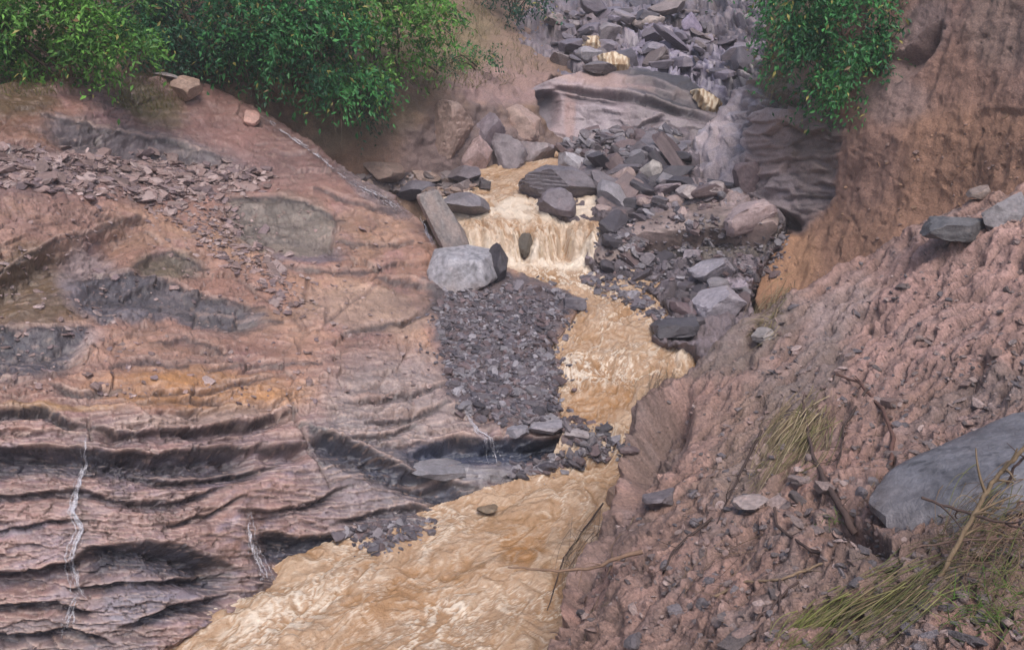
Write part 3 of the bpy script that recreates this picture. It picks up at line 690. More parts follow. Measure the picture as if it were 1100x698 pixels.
def make_water():
    ys = np.concatenate([np.arange(8.0, 17, .03), np.arange(17, 18.2, .015), np.arange(18.2, 27.2, .04), np.arange(27.2, 28.6, .014), np.arange(28.6, 37, .06)])
    n = np.arange(-5.2, 5.6, .03)
    Yg, Ng = np.meshgrid(ys, n, indexing='ij'); sh = Yg.shape; Yg = Yg.ravel(); Ng = Ng.ravel()
    xc = np.interp(Yg, cl[:, 1], cl[:, 0])
    X = xc + Ng
    # flow-wise coordinates
    w = fbm(np.stack([Ng * .8, Yg * .5, Yg * 0], -1), 3)
    w2 = fbm(np.stack([X * .9, Yg * .9, Yg * 0 + 21], -1), 3); pool = sstep(18.5, 16.5, Yg)
    fx = np.stack([(X * pool + Ng * (1 - pool)) * 1.6 + w * 2.0, Yg * (1.15 + .35 * pool) + w2 * 2.0, Yg * 0], -1)
    a = fbm(fx, 5); r = fbm(fx * np.array([1.6, 1.3, 1]) + 11, 5, .55, ridge=True)
    lip = .95 * perlin(np.stack([X * .9, X * 0, X * 0], -1)) + .45 * perlin(np.stack([X * 2.1, Yg * .4, X * 0 + 4], -1)) + .12 * perlin(np.stack([X * 4, X * 0 + 5, X * 0], -1)) * sstep(27.2, 27.6, Yg) * (1 - sstep(28.2, 28.8, Yg))
    Yw = Yg + np.where(Yg > 25, lip * sstep(26.5, 27.5, Yg) * (1 - sstep(29, 31, Yg)), .25 * perlin(np.stack([X * 1.7, X * 0 + 3, X * 0], -1)) * sstep(16.4, 17.2, Yg) * (1 - sstep(18.4, 19.5, Yg)))
    Z = np.interp(Yw, WY, WZ)
    slope = np.abs(np.interp(Yw + .15, WY, WZ) - np.interp(Yw - .15, WY, WZ)) / .3
    turb = .55 + .6 * sstep(.1, .8, slope) + .5 * sstep(15, 11, Yg) * sstep(.3, -.5, Ng / 3)
    Z = Z + turb * (.24 * a + (.20 - .11 * pool) * r + (.07 - .045 * pool) * fbm(fx * 5, 3)) + .16 * perlin(np.stack([Ng * .9, Yg * .9, Yg * 0 + 9], -1))
    C = np.tile(np.array([.32, .20, .118], F4), (len(X), 1))
    C = mixc(C, sstep(-.05, .4, a) * .55, (.42, .30, .205))
    C = mixc(C, sstep(.0, .4, -a) * .5, (.29, .16, .07))
    pz = fbm(np.stack([Ng * .7, Yg * .5, Yg * 0 + 30], -1), 4)
    C = mixc(C, sstep(.0, .45, pz) * .55, (.32, .21, .13)); C = mixc(C, sstep(.1, .5, -pz) * .5, (.24, .115, .03))
    pu, pv = proj(np.stack([X, Yg, Z], -1)); Bw = lambda *q, **k: blob(pu, pv, *q, wob=.8 * a, **k)
    C = mixc(C, Bw(645, 428, 34, 26) * .7 + Bw(560, 588, 36, 14) * .9 + Bw(430, 640, 60, 22, -25) * .5, (.28, .14, .05))
    fo = fbm(fx * np.array([2.2, 1.5, 1]) + .5 * a[:, None] + 50, 6, .68, ridge=True); fsp = fbm(fx * 9 + 70, 3)
    foam = sstep(.58, .82, fo + .3 * (r - .45) + .22 * np.minimum(slope, 1.5) + .16 * fsp) * (.45 + .4 * sstep(.2, 1, slope) + .3 * sstep(17, 12, Yg))
    f1 = fbm(fx * np.array([1.1, 1.1, 1]) + .6 * r[:, None] + 90, 5, .6); f2 = fbm(fx * np.array([2.6, 2.2, 1]) + .5 * a[:, None] + 120, 4, .6)
    cl2 = sstep(-.15, .3, fbm(fx * .5 + 140, 3)); foam = .55 * foam + cl2 * (.8 * np.exp(-(f1 / .035) ** 2) + .7 * np.exp(-(f2 / .04) ** 2) * sstep(-.1, .3, fsp + a))
    foam = np.maximum(foam, .85 * sstep(28.2, 28.8, Yg) * (1 - sstep(30, 31.5, Yg)) * sstep(-.3, .3, a + .2))
    foam = np.maximum(foam, .75 * Bw(722, 379, 34, 11) * sstep(-.3, .4, a + fsp)); foam = np.maximum(foam, 1.0 * sstep(.52, .72, fo) * (Bw(310, 655, 70, 24, -30) + Bw(470, 670, 60, 20, -30) + Bw(650, 395, 50, 20) + Bw(610, 295, 60, 14, 15)))
    foam = np.clip(foam, 0, 1)
    foam = np.maximum(foam, 1.0 * np.exp(-((Yg - 27.2) / .45) ** 2) * sstep(.0, .5, r + .5 * fsp))
    foam = np.clip(foam, 0, 1); Z = Z + .02 * foam + .22 * np.exp(-((Yg - 27.15) / .3) ** 2) * np.abs(perlin(np.stack([X * 3, Yg * 3, Yg * 0 + 8], -1))); C = mixc(C, foam * .85, (.66, .58, .49))
    stripe = fbm(np.stack([X * 9 + 2 * a, Yg * 2.5 + r, Yg * 0], -1), 4) * sstep(.6, 1.5, slope)
    C = mixc(C, sstep(.1, .5, stripe) * .7, (.50, .40, .26)); C = mixc(C, sstep(.1, .5, -stripe) * .7, (.20, .115, .04))
    ds = fbm(fx * 7 + 3, 3); C = mixc(C, sstep(.15, .45, fsp) * .22, (.52, .41, .30)); C = C * (1 + .10 * ds + .12 * fbm(fx * 16, 2))[:, None]
    idx = np.arange(len(X)).reshape(sh)
    Q = np.stack([idx[:-1, :-1], idx[:-1, 1:], idx[1:, 1:], idx[1:, :-1]], -1).reshape(-1, 4)
    P = np.stack([X, Yg, Z], -1)
    lo = np.interp(P[:, 1], [8, 12, 15, 16.2, 16.7, 17, 17.4, 18, 18.6, 20, 23, 27, 28, 31, 36], [-6.2, -6.3, -3.0, -1.0, -.1, .6, 1.2, 1.6, 1.1, 1.2, 1.0, -1.0, -2.2, -2.6, -.6])
    hi = np.interp(P[:, 1], [8, 12, 15, 17, 19, 23, 27, 28, 31, 36], [1.3, 1.6, 2.4, 3.0, 5.0, 6.0, 3.3, 3.2, 2.2, 3.6])
    ok = (X > lo - .35) & (X < hi + .6)
    Q = Q[ok[Q].all(1)]
    used = np.zeros(len(X), bool); used[Q.ravel()] = True; rm = np.cumsum(used) - 1
    tag(build('stream', P[used], rm[Q], M_WATER, np.concatenate([np.clip(C, .02, .9), foam[:, None]], 1)[used]), kind='structure')
    zb_add(P[used])


make_water()
zb_fill()

# ------------------------------------------------------------------ ground sheet below everything, out to the ridge lines
gx = np.linspace(-160, 160, 161); gy = np.linspace(-40, 220, 131)
GX, GY = np.meshgrid(gx, gy); sh = GX.shape; GX = GX.ravel(); GY = GY.ravel()
cx = np.interp(GY, cl[:, 1], cl[:, 0]); dxl = np.abs(GX - cx)
gz = np.interp(GY, [-40, 8, 17, 28, 36, 45, 60, 90, 220], [-4, -1.2, -.6, .6, 2.2, 5.0, 7.5, 9.5, 30])
gz = gz + np.interp(dxl, [0, 6, 14, 40, 160], [0, 0, 1.5, 20, 60]) * np.where(GX > cx, 1, .8) * sstep(-10, 40, GY) - .2
gz += .5 * fbm(np.stack([GX * .1, GY * .1, GX * 0], -1), 3)
near = (np.hypot(GX, GY) < 6); gz = np.where(near, np.minimum(gz, 2), gz)
idx = np.arange(len(GX)).reshape(sh); Q = np.stack([idx[:-1, :-1], idx[:-1, 1:], idx[1:, 1:], idx[1:, :-1]], -1).reshape(-1, 4)
gc = mixc(np.tile(np.array([.14, .10, .075], F4), (len(GX), 1)), sstep(8, 25, dxl), (.06, .075, .03))
tag(build('ground', np.stack([GX, GY, gz], -1), Q, M_SOIL, gc), kind='structure')

# ------------------------------------------------------------------ rocks
ICO = {}
for lv in (2, 3, 4, 5):
    bm = bmesh.new(); bmesh.ops.create_icosphere(bm, subdivisions=lv, radius=1)
    ICO[lv] = (np.array([v.co[:] for v in bm.verts]), np.array([[v.index for v in f.verts] for f in bm.faces])); bm.free()


def rock_shape(seed, lv=4, cuts=12, flat=1.0, rough=.085, layer=0.0, boxy=0.0, tight=(.50, .82)):
    r = np.random.default_rng(seed)
    V, Fc = ICO[lv]; V = V.copy()
    nn = r.normal(size=(cuts, 3)); nn /= np.linalg.norm(nn, axis=1, keepdims=True); dd = r.uniform(*tight, size=cuts)
    if boxy:
        ax = np.array([[1, 0, 0], [-1, 0, 0], [0, 1, 0], [0, -1, 0], [0, 0, 1], [0, 0, -1.]]) + r.normal(size=(6, 3)) * .13
        ax /= np.linalg.norm(ax, axis=1, keepdims=True)
        nn = np.concatenate([ax, nn]); dd = np.concatenate([np.full(6, boxy), dd])
    for _ in range(2):
        for n, d in zip(nn, dd):
            V -= np.maximum(0, V @ n - d)[:, None] * n[None] * .97
    V /= np.abs(V).max(0)
    q = V + seed * 3.7
    dn = rough * fbm(q * 1.7, 4) + rough * .5 * fbm(q * 5, 3)
    V = V * (1 + dn + (rough * .22 * fbm(q * 13, 2) if lv > 3 else 0))[:, None]
    if layer:
        s = V[:, 2] * 5.5 + fbm(q, 2); fr = s - np.floor(s)
        V[:, :2] *= (1 - layer * sstep(0, .25, fr) * (1 - fr))[:, None]
    return V, Fc


def rock_color(V, rgb, seed, vein=0, top=None):
    q = V + seed * 3.1
    C = np.tile(np.array(rgb, F4), (len(V), 1))
    n = fbm(q * 1.8, 4); C = C * (1 + .40 * n + .30 * fbm(q * 7, 3))[:, None]; C = mixc(C, sstep(.15, .5, fbm(q * 2.6 + 9, 4)) * .45, np.array(rgb) * np.array([1.5, 1.3, 1.2])); C = mixc(C, sstep(.2, .5, fbm(q * 3.3 + 21, 4)) * .5, np.array(rgb) * .45); C = C * (1 + .28 * fbm(q * 19, 3))[:, None]
    if vein:
        st = fbm(np.stack([q[:, 0] * 5 + q[:, 2] * 3, q[:, 1] * 2, q[:, 2] * 1.2], -1), 4); C = mixc(C, np.exp(-(st / .06) ** 2) * vein, np.array(rgb) * .35)
    if top is not None: C = mixc(C, sstep(.0, .6, n + .3) * .7, top)
    return np.concatenate([np.clip(C, .01, .9), np.full((len(V), 1), .45, F4)], 1)


def boulder(name, cat, label, px, py, w, h, rgb, rot=0, depth=None, yaw=0, seed=1, lv=4, Y=None, group=None, vein=0, top=None, sink=.2, ink=None, **kw):
    V, Fc = rock_shape(seed, lv, **kw)
    C = rock_color(V, rgb, seed, vein, top)
    if Y is None:
        Y = ground(px, py + .38 * h)[0][1]
    c = unp(px, py, Y)
    m = np.linalg.norm(c - CAM) / FPX
    hw, hh = w / 2 * m, h / 2 * m * 1.05
    hd = depth * hw if depth else .5 * (hw + hh)
    V = V * np.array([hw, hd, hh])
    R = np.array((Matrix.Rotation(math.radians(rot), 3, 'Y') @ Matrix.Rotation(math.radians(yaw), 3, 'Z')))
    V = V @ R.T
    T = np.array(Matrix.Rotation(-PITCH * .55, 3, 'X')); V = V @ T.T
    c = c + np.array([0, hd * sink, 0])
    W = V + c
    base = np.array([c[0], c[1], W[:, 2].min()])
    o = build(name, W, Fc, M_STONE, C, loc=base, sharp=26)
    return tag(o, label, cat, group)


def hull_boulder(name, label, pts, rgb, seed, lv=5, rough=.03, vein=0, top=None, cat='boulder', chart=False):
    """an irregular boulder shaped from measured corners"""
    P = np.array([unp(a, b, Y) for a, b, Y in pts]); c = P.mean(0)
    bm = bmesh.new(); [bm.verts.new(p - c) for p in P]; bmesh.ops.convex_hull(bm, input=bm.verts); bm.normal_update()
    nn = np.array([f.normal[:] for f in bm.faces]); dd = np.array([f.normal.dot(f.verts[0].co) for f in bm.faces]); bm.free()
    fl = dd < 0; nn[fl] *= -1; dd = np.abs(dd)
    V, Fc = ICO[lv]; q = V @ nn.T; rr = np.where(q > 1e-3, dd[None] / np.maximum(q, 1e-3), 9.0); srt = np.sort(rr, 1)
    r0 = srt[:, 0] - .05 * np.clip(1 - (srt[:, 1] - srt[:, 0]) / (.10 * srt[:, 0]), 0, 1) * srt[:, 0] * .5
    W = V * r0[:, None]; sc = np.abs(W).max()
    W = W * (1 + rough * fbm(W * 2.2 / sc + seed, 4) + rough * .8 * fbm(W * 9 / sc + seed, 3) + rough * .35 * fbm(W * 26 / sc + seed, 2))[:, None]
    ck = fbm(np.stack([W[:, 0] * 1.2 + W[:, 2] * 2.2, W[:, 1] * 2, W[:, 2] - W[:, 0]], -1) / sc * 1.6 + seed, 3); cm = np.exp(-(ck / .02) ** 2); W *= (1 - .015 * cm)[:, None]
    C = rock_color(W / sc * 1.3, rgb, seed, vein, top); C[:, :3] *= (1 - .6 * cm)[:, None]
    mud = sstep(.15, -.55, W[:, 2] / np.abs(W[:, 2]).max() + .5 * fbm(W * 3 / sc + 5, 3)) * .7; C[:, :3] = mixc(C[:, :3], mud, (.20, .145, .125))
    W = W + c; o = tag(build(name, W, Fc, M_STONE, C, loc=np.array([c[0], c[1], W[:, 2].min()]), sharp=30), label, cat)
    if chart: zb_add(np.concatenate([W] + [W[Fc[:, i]] * .5 + W[Fc[:, (i + 1) % 3]] * .5 for i in range(3)]))
    return o


hull_boulder('rock_ledge', 'long dark brown rock ledge undercut over the rubble right of the fall', [(668, 252, 27.5), (700, 243, 27.5), (745, 233, 27.3), (800, 227, 27.0), (838, 238, 26.4), (690, 217, 29.5), (760, 207, 30), (835, 215, 29), (700, 282, 27.7), (760, 286, 27.5), (828, 284, 26.9), (690, 270, 29), (830, 270, 28.5)], (.17, .13, .12), 8, rough=.05, vein=.3, top=(.29, .22, .21), cat='rock ledge', chart=True)
hull_boulder('rock_ledge', 'stepped grey bedrock block above the long dark slab and below the rock step', [(650, 190, 32.0), (720, 180, 31.8), (735, 160, 33.2), (660, 168, 33.5), (700, 150, 35), (745, 148, 35), (655, 200, 32.3), (725, 195, 31.9), (690, 160, 34.6)], (.15, .13, .15), 9, rough=.06, vein=.3, top=(.23, .205, .225), cat='rock ledge', chart=True)
hull_boulder('rock_ledge', 'low dark bedrock hump at the water edge just right of the fall', [(632, 262, 27.6), (650, 238, 28.2), (690, 240, 28.1), (700, 262, 27.3), (672, 280, 26.8), (640, 284, 26.7), (655, 250, 27.2), (680, 230, 29)], (.11, .095, .105), 10, rough=.06, vein=.3, cat='rock ledge', chart=True)
zb_fill()
hull_boulder('boulder', 'large pale grey square-edged boulder with thin cracks at the head of the gravel bar', [(457, 292, 24.7), (463, 316, 24.2), (480, 324, 23.9), (522, 308, 24.4), (537, 298, 25.2), (531, 268, 26), (502, 262, 26.2), (466, 267, 25.8), (470, 270, 27), (530, 270, 27.2), (532, 302, 27), (470, 318, 26.8), (484, 277, 24.4), (518, 280, 24.6)], (.30, .29, .32), 3, vein=.6)
boulder('boulder', 'boulder', 'tall brown-grey slab standing upright and leaning above the pale grey boulder', 476, 237, 34, 68, (.19, .17, .17), -22, .6, 10, seed=12, lv=5, boxy=.66, cuts=7, vein=.4, top=(.26, .20, .18))
boulder('boulder', 'boulder', 'smooth black boulder tucked against the right side of the pale grey boulder', 536, 283, 31, 40, (.055, .05, .06), -12, 1, seed=21)
boulder('boulder', 'boulder', 'dark elongated boulder lying at the top of the clear trickle', 447, 207, 46, 25, (.105, .095, .115), -14, .9, seed=31)
boulder('boulder', 'boulder', 'dark grey wedge-shaped boulder lying beside the upper muddy water', 500, 221, 52, 26, (.15, .135, .15), 16, .9, seed=41)
boulder('boulder', 'boulder', 'tall brown rounded boulder bulging out of the earth bank under the grass', 482, 141, 48, 62, (.27, .19, .165), 0, .9, seed=51, lv=5, Y=33.7, rough=.14, layer=.05, cuts=16, sink=.6, tight=(.55, .8))
boulder('boulder', 'boulder', 'dark purple rounded boulder between two brown boulders in the far bank', 526, 142, 34, 38, (.15, .12, .14), 0, .9, seed=61, Y=35, rough=.14, layer=.05, cuts=16, sink=.6, tight=(.55, .8))
boulder('boulder', 'boulder', 'pinkish wedge-shaped boulder below the tall brown rounded boulder', 512, 168, 30, 40, (.30, .215, .21), 20, .9, seed=71, Y=33.9, rough=.14, layer=.05, cuts=16, sink=.6, tight=(.55, .8))
boulder('boulder', 'boulder', 'broad dark grey boulder at the foot of the far bank', 542, 168, 48, 46, (.155, .13, .145), -8, .9, seed=81, Y=34.8, rough=.14, layer=.05, cuts=16, sink=.6, tight=(.55, .8))
boulder('boulder', 'boulder', 'light grey-brown sloping boulder next to the bend of upper water', 572, 170, 52, 36, (.215, .18, .19), -18, .9, seed=91, Y=35.8, rough=.14, layer=.05, cuts=16, sink=.6, tight=(.55, .8))
boulder('boulder', 'boulder', 'brown boulder high in the far bank beside the rock alcove', 560, 134, 48, 42, (.29, .205, .18), 25, .9, seed=101, Y=36.4, rough=.14, layer=.05, cuts=16, sink=.6, tight=(.55, .8))
boulder('boulder', 'boulder', 'dark shadowed boulder at the base of the earth bank', 500, 190, 44, 22, (.12, .10, .11), 0, .9, seed=102)
boulder('boulder', 'boulder', 'rough brown boulder half buried at the foot of the cut earth bank', 410, 184, 50, 24, (.19, .135, .115), 8, .9, seed=111)
boulder('rock', 'rock', 'small dark block standing in the upper muddy water', 521, 199, 16, 11, (.07, .06, .065), 0, .9, seed=121, boxy=.6)
boulder('rock', 'rock', 'dark rock poking through the face of the muddy waterfall', 566, 262, 18, 26, (.10, .085, .07), -8, .8, seed=131, Y=27.55, sink=0)
boulder('boulder', 'boulder', 'pale grey box-shaped boulder perched above the dark slab', 614, 176, 29, 21, (.33, .31, .34), 6, .9, seed=141, boxy=.62)
boulder('rock', 'rock', 'tan flat-topped rock right of the pale box-shaped boulder', 637, 180, 34, 14, (.36, .28, .22), -12, .9, seed=142)
boulder('boulder', 'boulder', 'long dark slab overhanging the muddy water above the fall', 606, 202, 96, 40, (.125, .11, .125), 4, .7, seed=151, lv=5, layer=.05, boxy=.8, sink=.35)
boulder('boulder', 'boulder', 'dark rounded boulder under the long dark slab', 600, 221, 42, 36, (.14, .12, .14), -8, .8, seed=161)
boulder('rock', 'rock', 'dark narrow slab lying among pale rocks on the rubble bank', 672, 183, 46, 17, (.12, .105, .12), -4, .9, seed=171, layer=.08)
boulder('rock', 'rock', 'pale triangular rock leaning on the dark narrow slab', 701, 182, 22, 20, (.29, .26, .25), 30, .8, seed=181, boxy=.6)
boulder('rock', 'rock', 'light grey tilted rock behind the dark narrow slab', 680, 170, 22, 14, (.29, .27, .30), -25, .8, seed=182)
boulder('boulder', 'boulder', 'dark layered boulder against the slanting pale rock sheet', 710, 168, 44, 26, (.155, .14, .16), -6, .8, seed=191, layer=.08)
boulder('rock', 'rock', 'pale pinkish flat stone at the edge of the undercut bank', 740, 206, 28, 15, (.33, .28, .28), -8, .9, seed=201, boxy=.65)
boulder('rock', 'rock', 'flat pinkish stone near the foot of the rock cliff', 769, 201, 26, 12, (.31, .26, .26), 6, .9, seed=202, boxy=.65)
boulder('rock', 'rock', 'brown-red flat stone on the slope left of the undercut', 687, 216, 30, 14, (.22, .16, .165), -5, .9, seed=203)
boulder('rock', 'rock', 'mauve plate of stone lying in the middle of the rubble bank', 717, 203, 32, 12, (.25, .20, .215), -14, .9, seed=204, layer=.1)
boulder('boulder', 'boulder', 'rounded purple-brown boulder under the strata cliff', 802, 192, 30, 38, (.17, .125, .13), 8, .9, seed=211)
boulder('rock', 'rock', 'broad pink flaky plate of rock below the strata cliff', 806, 236, 58, 30, (.33, .255, .26), -14, .8, seed=221, layer=.12, boxy=.7, sink=.4)
boulder('rock', 'rock', 'purple-grey upright rock on the rubble below the undercut', 743, 279, 22, 22, (.19, .165, .19), 10, .9, seed=231, boxy=.62)
boulder('boulder', 'boulder', 'wide grey layered boulder on the rubble below the undercut', 766, 291, 54, 28, (.20, .185, .215), -6, .8, seed=241, layer=.08)
boulder('rock', 'rock', 'small round grey rock on the rubble near the fall', 698, 279, 22, 14, (.16, .14, .155), 0, .9, seed=242)
boulder('rock', 'rock', 'dark reddish rock wedged at the water bend', 733, 332, 36, 22, (.12, .085, .095), 12, .9, seed=251)
boulder('boulder', 'boulder', 'light grey flat-topped boulder beside the water bend', 772, 331, 60, 36, (.28, .255, .29), -14, .9, seed=261, layer=.07, boxy=.7)
boulder('boulder', 'boulder', 'black wet slab at the edge of the muddy stream', 722, 354, 54, 20, (.065, .06, .07), -10, .9, seed=271, boxy=.65)
boulder('rock', 'rock', 'black rock between the wet slab and the light flat-topped boulder', 748, 348, 26, 26, (.085, .075, .085), 0, .9, seed=272)
hull_boulder('boulder', 'huge blue-grey boulder half buried in the near bank under dry stalks', [(956, 505, 8.2), (1085, 443, 8.7), (1180, 432, 8.6), (926, 545, 7.8), (966, 584, 7.3), (1040, 604, 6.9), (1160, 650, 6.3), (985, 545, 7.45), (1110, 500, 7.4), (960, 500, 9.2), (1160, 430, 9.9), (1000, 560, 9.2)], (.12, .116, .132), 5, rough=.06, vein=.5, top=(.165, .16, .18))
boulder('boulder', 'boulder', 'flat dark grey slab lying on top of the near bank', 1030, 246, 64, 24, (.105, .10, .105), 3, .7, seed=291, boxy=.66, cuts=4)
boulder('boulder', 'boulder', 'rough grey boulder at the top right end of the near bank', 1082, 237, 52, 48, (.17, .155, .165), -12, .9, seed=303, lv=5, Y=14.7)
boulder('rock', 'rock', 'small brown rock on the crest of the near bank', 1052, 208, 24, 14, (.21, .16, .14), -20, .9, seed=302)
boulder('rock', 'rock', 'tan boulder sitting in the grass at the slope top', 200, 97, 34, 28, (.29, .20, .16), -10, .9, seed=311)
boulder('rock', 'rock', 'small reddish rock beside the thin trickle at the slope edge', 268, 127, 20, 17, (.34, .20, .17), 20, .9, seed=321)
boulder('rock', 'rock', 'flat grey stone lying in grass left of the tan boulder', 181, 83, 27, 8, (.22, .19, .19), 14, .9, seed=322)
boulder('rock', 'rock', 'pale rock at the left edge of the shale band', 7, 161, 16, 11, (.36, .30, .29), 0, .9, seed=323)
boulder('rock', 'rock', 'dark flat rock half sunk in the side of the near bank', 716, 545, 46, 16, (.13, .11, .12), -8, .9, seed=331, sink=.9)
boulder('rock', 'rock', 'pale flat stone beside the dry grass on the near bank', 812, 548, 40, 13, (.27, .215, .205), -6, .9, seed=341, sink=.9)
boulder('rock', 'rock', 'grey angular rock on the upper near bank', 940, 293, 18, 11, (.17, .14, .14), -20, .9, seed=342)
boulder('rock', 'rock', 'thin grey plates of rock stacked at the near bank edge', 818, 362, 28, 17, (.22, .195, .19), -16, .9, seed=351, layer=.15)
boulder('rock', 'rock', 'brown rock jutting from the near bank above the pool', 662, 534, 26, 22, (.20, .13, .10), -10, .9, seed=352)
boulder('rock', 'rock', 'small brown rock breaking the surface of the lower pool', 524, 547, 24, 10, (.15, .11, .075), 4, .9, seed=353, sink=0)
boulder('rock', 'rock', 'pale square stone at the lip above the blue-black ledge', 556, 466, 30, 11, (.22, .21, .24), 4, .9, seed=361, boxy=.66, sink=.6)
boulder('rock', 'rock', 'wide pale slab at the lip above the blue-black ledge', 589, 463, 44, 12, (.25, .23, .255), -3, .9, seed=362, boxy=.7, sink=.6)
boulder('rock', 'rock', 'pale slab at the right end of the blue-black ledge', 620, 468, 28, 11, (.25, .22, .23), 6, .9, seed=363, boxy=.7, sink=.6)
boulder('rock', 'rock', 'dark flat rock at the right tip of the gravel bar', 617, 327, 26, 14, (.12, .11, .13), 0, .9, seed=364, boxy=.66)
boulder('rock', 'rock', 'grey slab lying on the ledge beside the lower pool', 472, 512, 60, 14, (.20, .19, .21), 8, .9, seed=365, boxy=.68, sink=.5)
for k, (px, py, w, h, rgb, lab) in enumerate([
        (653, 34, 28, 20, (.22, .19, .20), 'rounded grey boulder right of the small upper cascade'), (633, 59, 28, 17, (.24, .22, .24), 'pale grey boulder left of the orange upper cascade'),
        (743, 27, 24, 24, (.24, .20, .27), 'lilac boulder far up the stream bed'), (697, 24, 34, 16, (.33, .27, .25), 'pale tan boulder lying across the far stream bed'),
        (712, 36, 30, 14, (.27, .23, .25), 'long grey boulder below the pale tan one upstream'), (668, 19, 34, 16, (.21, .18, .20), 'dark mauve boulder at the top of the stream bed'),
        (615, 30, 24, 14, (.20, .17, .18), 'dull purple boulder left of the small upper cascade'), (703, 53, 30, 14, (.19, .17, .20), 'dark slate boulder in the middle of the upper bed'),
        (606, 65, 30, 14, (.165, .135, .135), 'dark brown boulder on the rim of the rock step'), (640, 74, 44, 14, (.13, .11, .115), 'black-brown flat boulder on the rim of the rock step'),
        (720, 8, 44, 18, (.19, .155, .155), 'broad dull brown boulder at the far top of the bed'), (593, 22, 24, 14, (.21, .17, .17), 'small brown boulder near the far left bushes')]):
    boulder('boulder', 'boulder', lab, px, py, w, h, rgb, RNG.uniform(-18, 18), .9, seed=400 + k * 7)

# ------------------------------------------------------------------ loose stones: singly, and the finer stuff as one mass
def inside(poly, n, r):
    P = np.asarray(poly, float); out = np.zeros((0, 2))
    while len(out) < n:
        q = r.uniform(P.min(0), P.max(0), size=(n * 2, 2)); d = near_poly(q[:, 0], q[:, 1], poly)[0]; out = np.concatenate([out, q[d < 0]])
    return out[:n]


def slope_frame(px, py):
    c = ground(px, py); a = ground(px + 4, py); b = ground(px, py - 4)
    n = np.cross(a - c, b - c); n /= np.linalg.norm(n, axis=1, keepdims=True) + 1e-9
    n = np.where((n[:, 2] < 0)[:, None], -n, n); n = n * .5 + np.array([0, 0, .5]); n /= np.linalg.norm(n, axis=1, keepdims=True)
    return c, n


PROTO2 = [rock_shape(900 + k, 2, cuts=6, rough=.03, boxy=.6 if k % 2 else 0, tight=(.42, .8)) for k in range(12)]
PROTO3 = [rock_shape(950 + k, 4, cuts=7, rough=.035, layer=.03, boxy=.6 if k % 3 else 0, tight=(.45, .8)) for k in range(14)]


def stone_xf(r, n, c, size, flat):
    """rotation x scale matrices for stones lying on normals n"""
    k = len(c)
    t = r.normal(size=(k, 3)); x = np.cross(n, t); x /= np.linalg.norm(x, axis=1, keepdims=True); y = np.cross(n, x)
    n2 = n + .35 * r.normal(size=(k, 3)) * .6; n2 /= np.linalg.norm(n2, axis=1, keepdims=True)
    x = np.cross(y, n2); x /= np.linalg.norm(x, axis=1, keepdims=True); y = np.cross(n2, x)
    s = np.stack([size * r.uniform(.8, 1.5, k), size * r.uniform(.6, 1.0, k), size * r.uniform(*flat, k)], -1)
    return np.stack([x * s[:, :1], y * s[:, 1:2], n2 * s[:, 2:]], 1)          # rows


def scatter_stuff(name, poly, n, smin, smax, pal, flat=(.25, .6), seed=1, mat=None, power=2.2):
    r = np.random.default_rng(seed); q = inside(poly, n, r)
    q = q + r.normal(size=q.shape) * np.array([11, 5]) * (r.random((n, 1)) < .4) * (1 if name == 'gravel' or 'debris' in name else .4)
    c, nn = slope_frame(q[:, 0], q[:, 1])
    pn = perlin(np.stack([q[:, 0] / 16, q[:, 1] / 9, q[:, 0] * 0 + seed], -1)); size = np.maximum(smin * .7, (smin + (smax - smin) * r.random(n) ** power) * np.exp(1.1 * pn)) * np.where(pn < -.42, .35, 1)
    Mx = stone_xf(r, nn, c, size, flat); ki = r.integers(0, len(PROTO2), n); pal = np.asarray(pal, F4)
    Vs, Fs, Cs = [], [], []; off = 0
    for k, (pv, pf) in enumerate(PROTO2):
        m = np.where(ki == k)[0]
        if not len(m): continue
        V = np.einsum('vj,mjk->mvk', pv, Mx[m]) + (c[m] + nn[m] * (size[m] * .1)[:, None])[:, None]
        Vs.append(V.reshape(-1, 3)); nv = len(pv)
        Fs.append((pf[None] + (np.arange(len(m)) * nv)[:, None, None]).reshape(-1, 3) + off); off += len(m) * nv
        cc = pal[r.integers(0, len(pal), len(m))] * r.uniform(.7, 1.3, (len(m), 1)); cc = np.concatenate([cc, np.full((len(m), 1), .4)], 1)
        Cs.append(np.repeat(cc, nv, 0))
    o = build(name, np.concatenate(Vs), np.concatenate(Fs), mat or M_STONE, np.concatenate(Cs), smooth=False)
    return tag(o, kind='stuff')


PROTO_ME = {}


def scatter_each(name, cat, label, group, poly, n, smin, smax, pal, flat=(.3, .7), seed=1, power=1.6):
    r = np.random.default_rng(seed); q = inside(poly, n, r)
    c, nn = slope_frame(q[:, 0], q[:, 1]); size = smin + (smax - smin) * r.random(n) ** power
    Mx = stone_xf(r, nn, c, size, flat)
    for i in range(n):
        pv, pf = PROTO3[i % len(PROTO3)]; ci = r.integers(0, len(pal))
        key = (name, i % len(PROTO3), int(ci), group)
        if key not in PROTO_ME:
            o = build(name, pv, pf, M_STONE, rock_color(pv, pal[ci], i + 3), smooth=True, sharp=24); PROTO_ME[key] = o
        else:
            o = PROTO_ME[key].copy(); COL.objects.link(o)
        T = Matrix([list(Mx[i][:, 0]) + [0]] + [list(Mx[i][:, 1]) + [0]] + [list(Mx[i][:, 2]) + [0]] + [[0, 0, 0, 1]])
        T.translation = Vector(c[i] + nn[i] * size[i] * .12)
        o.matrix_world = Matrix(T); tag(o, label, cat, group)


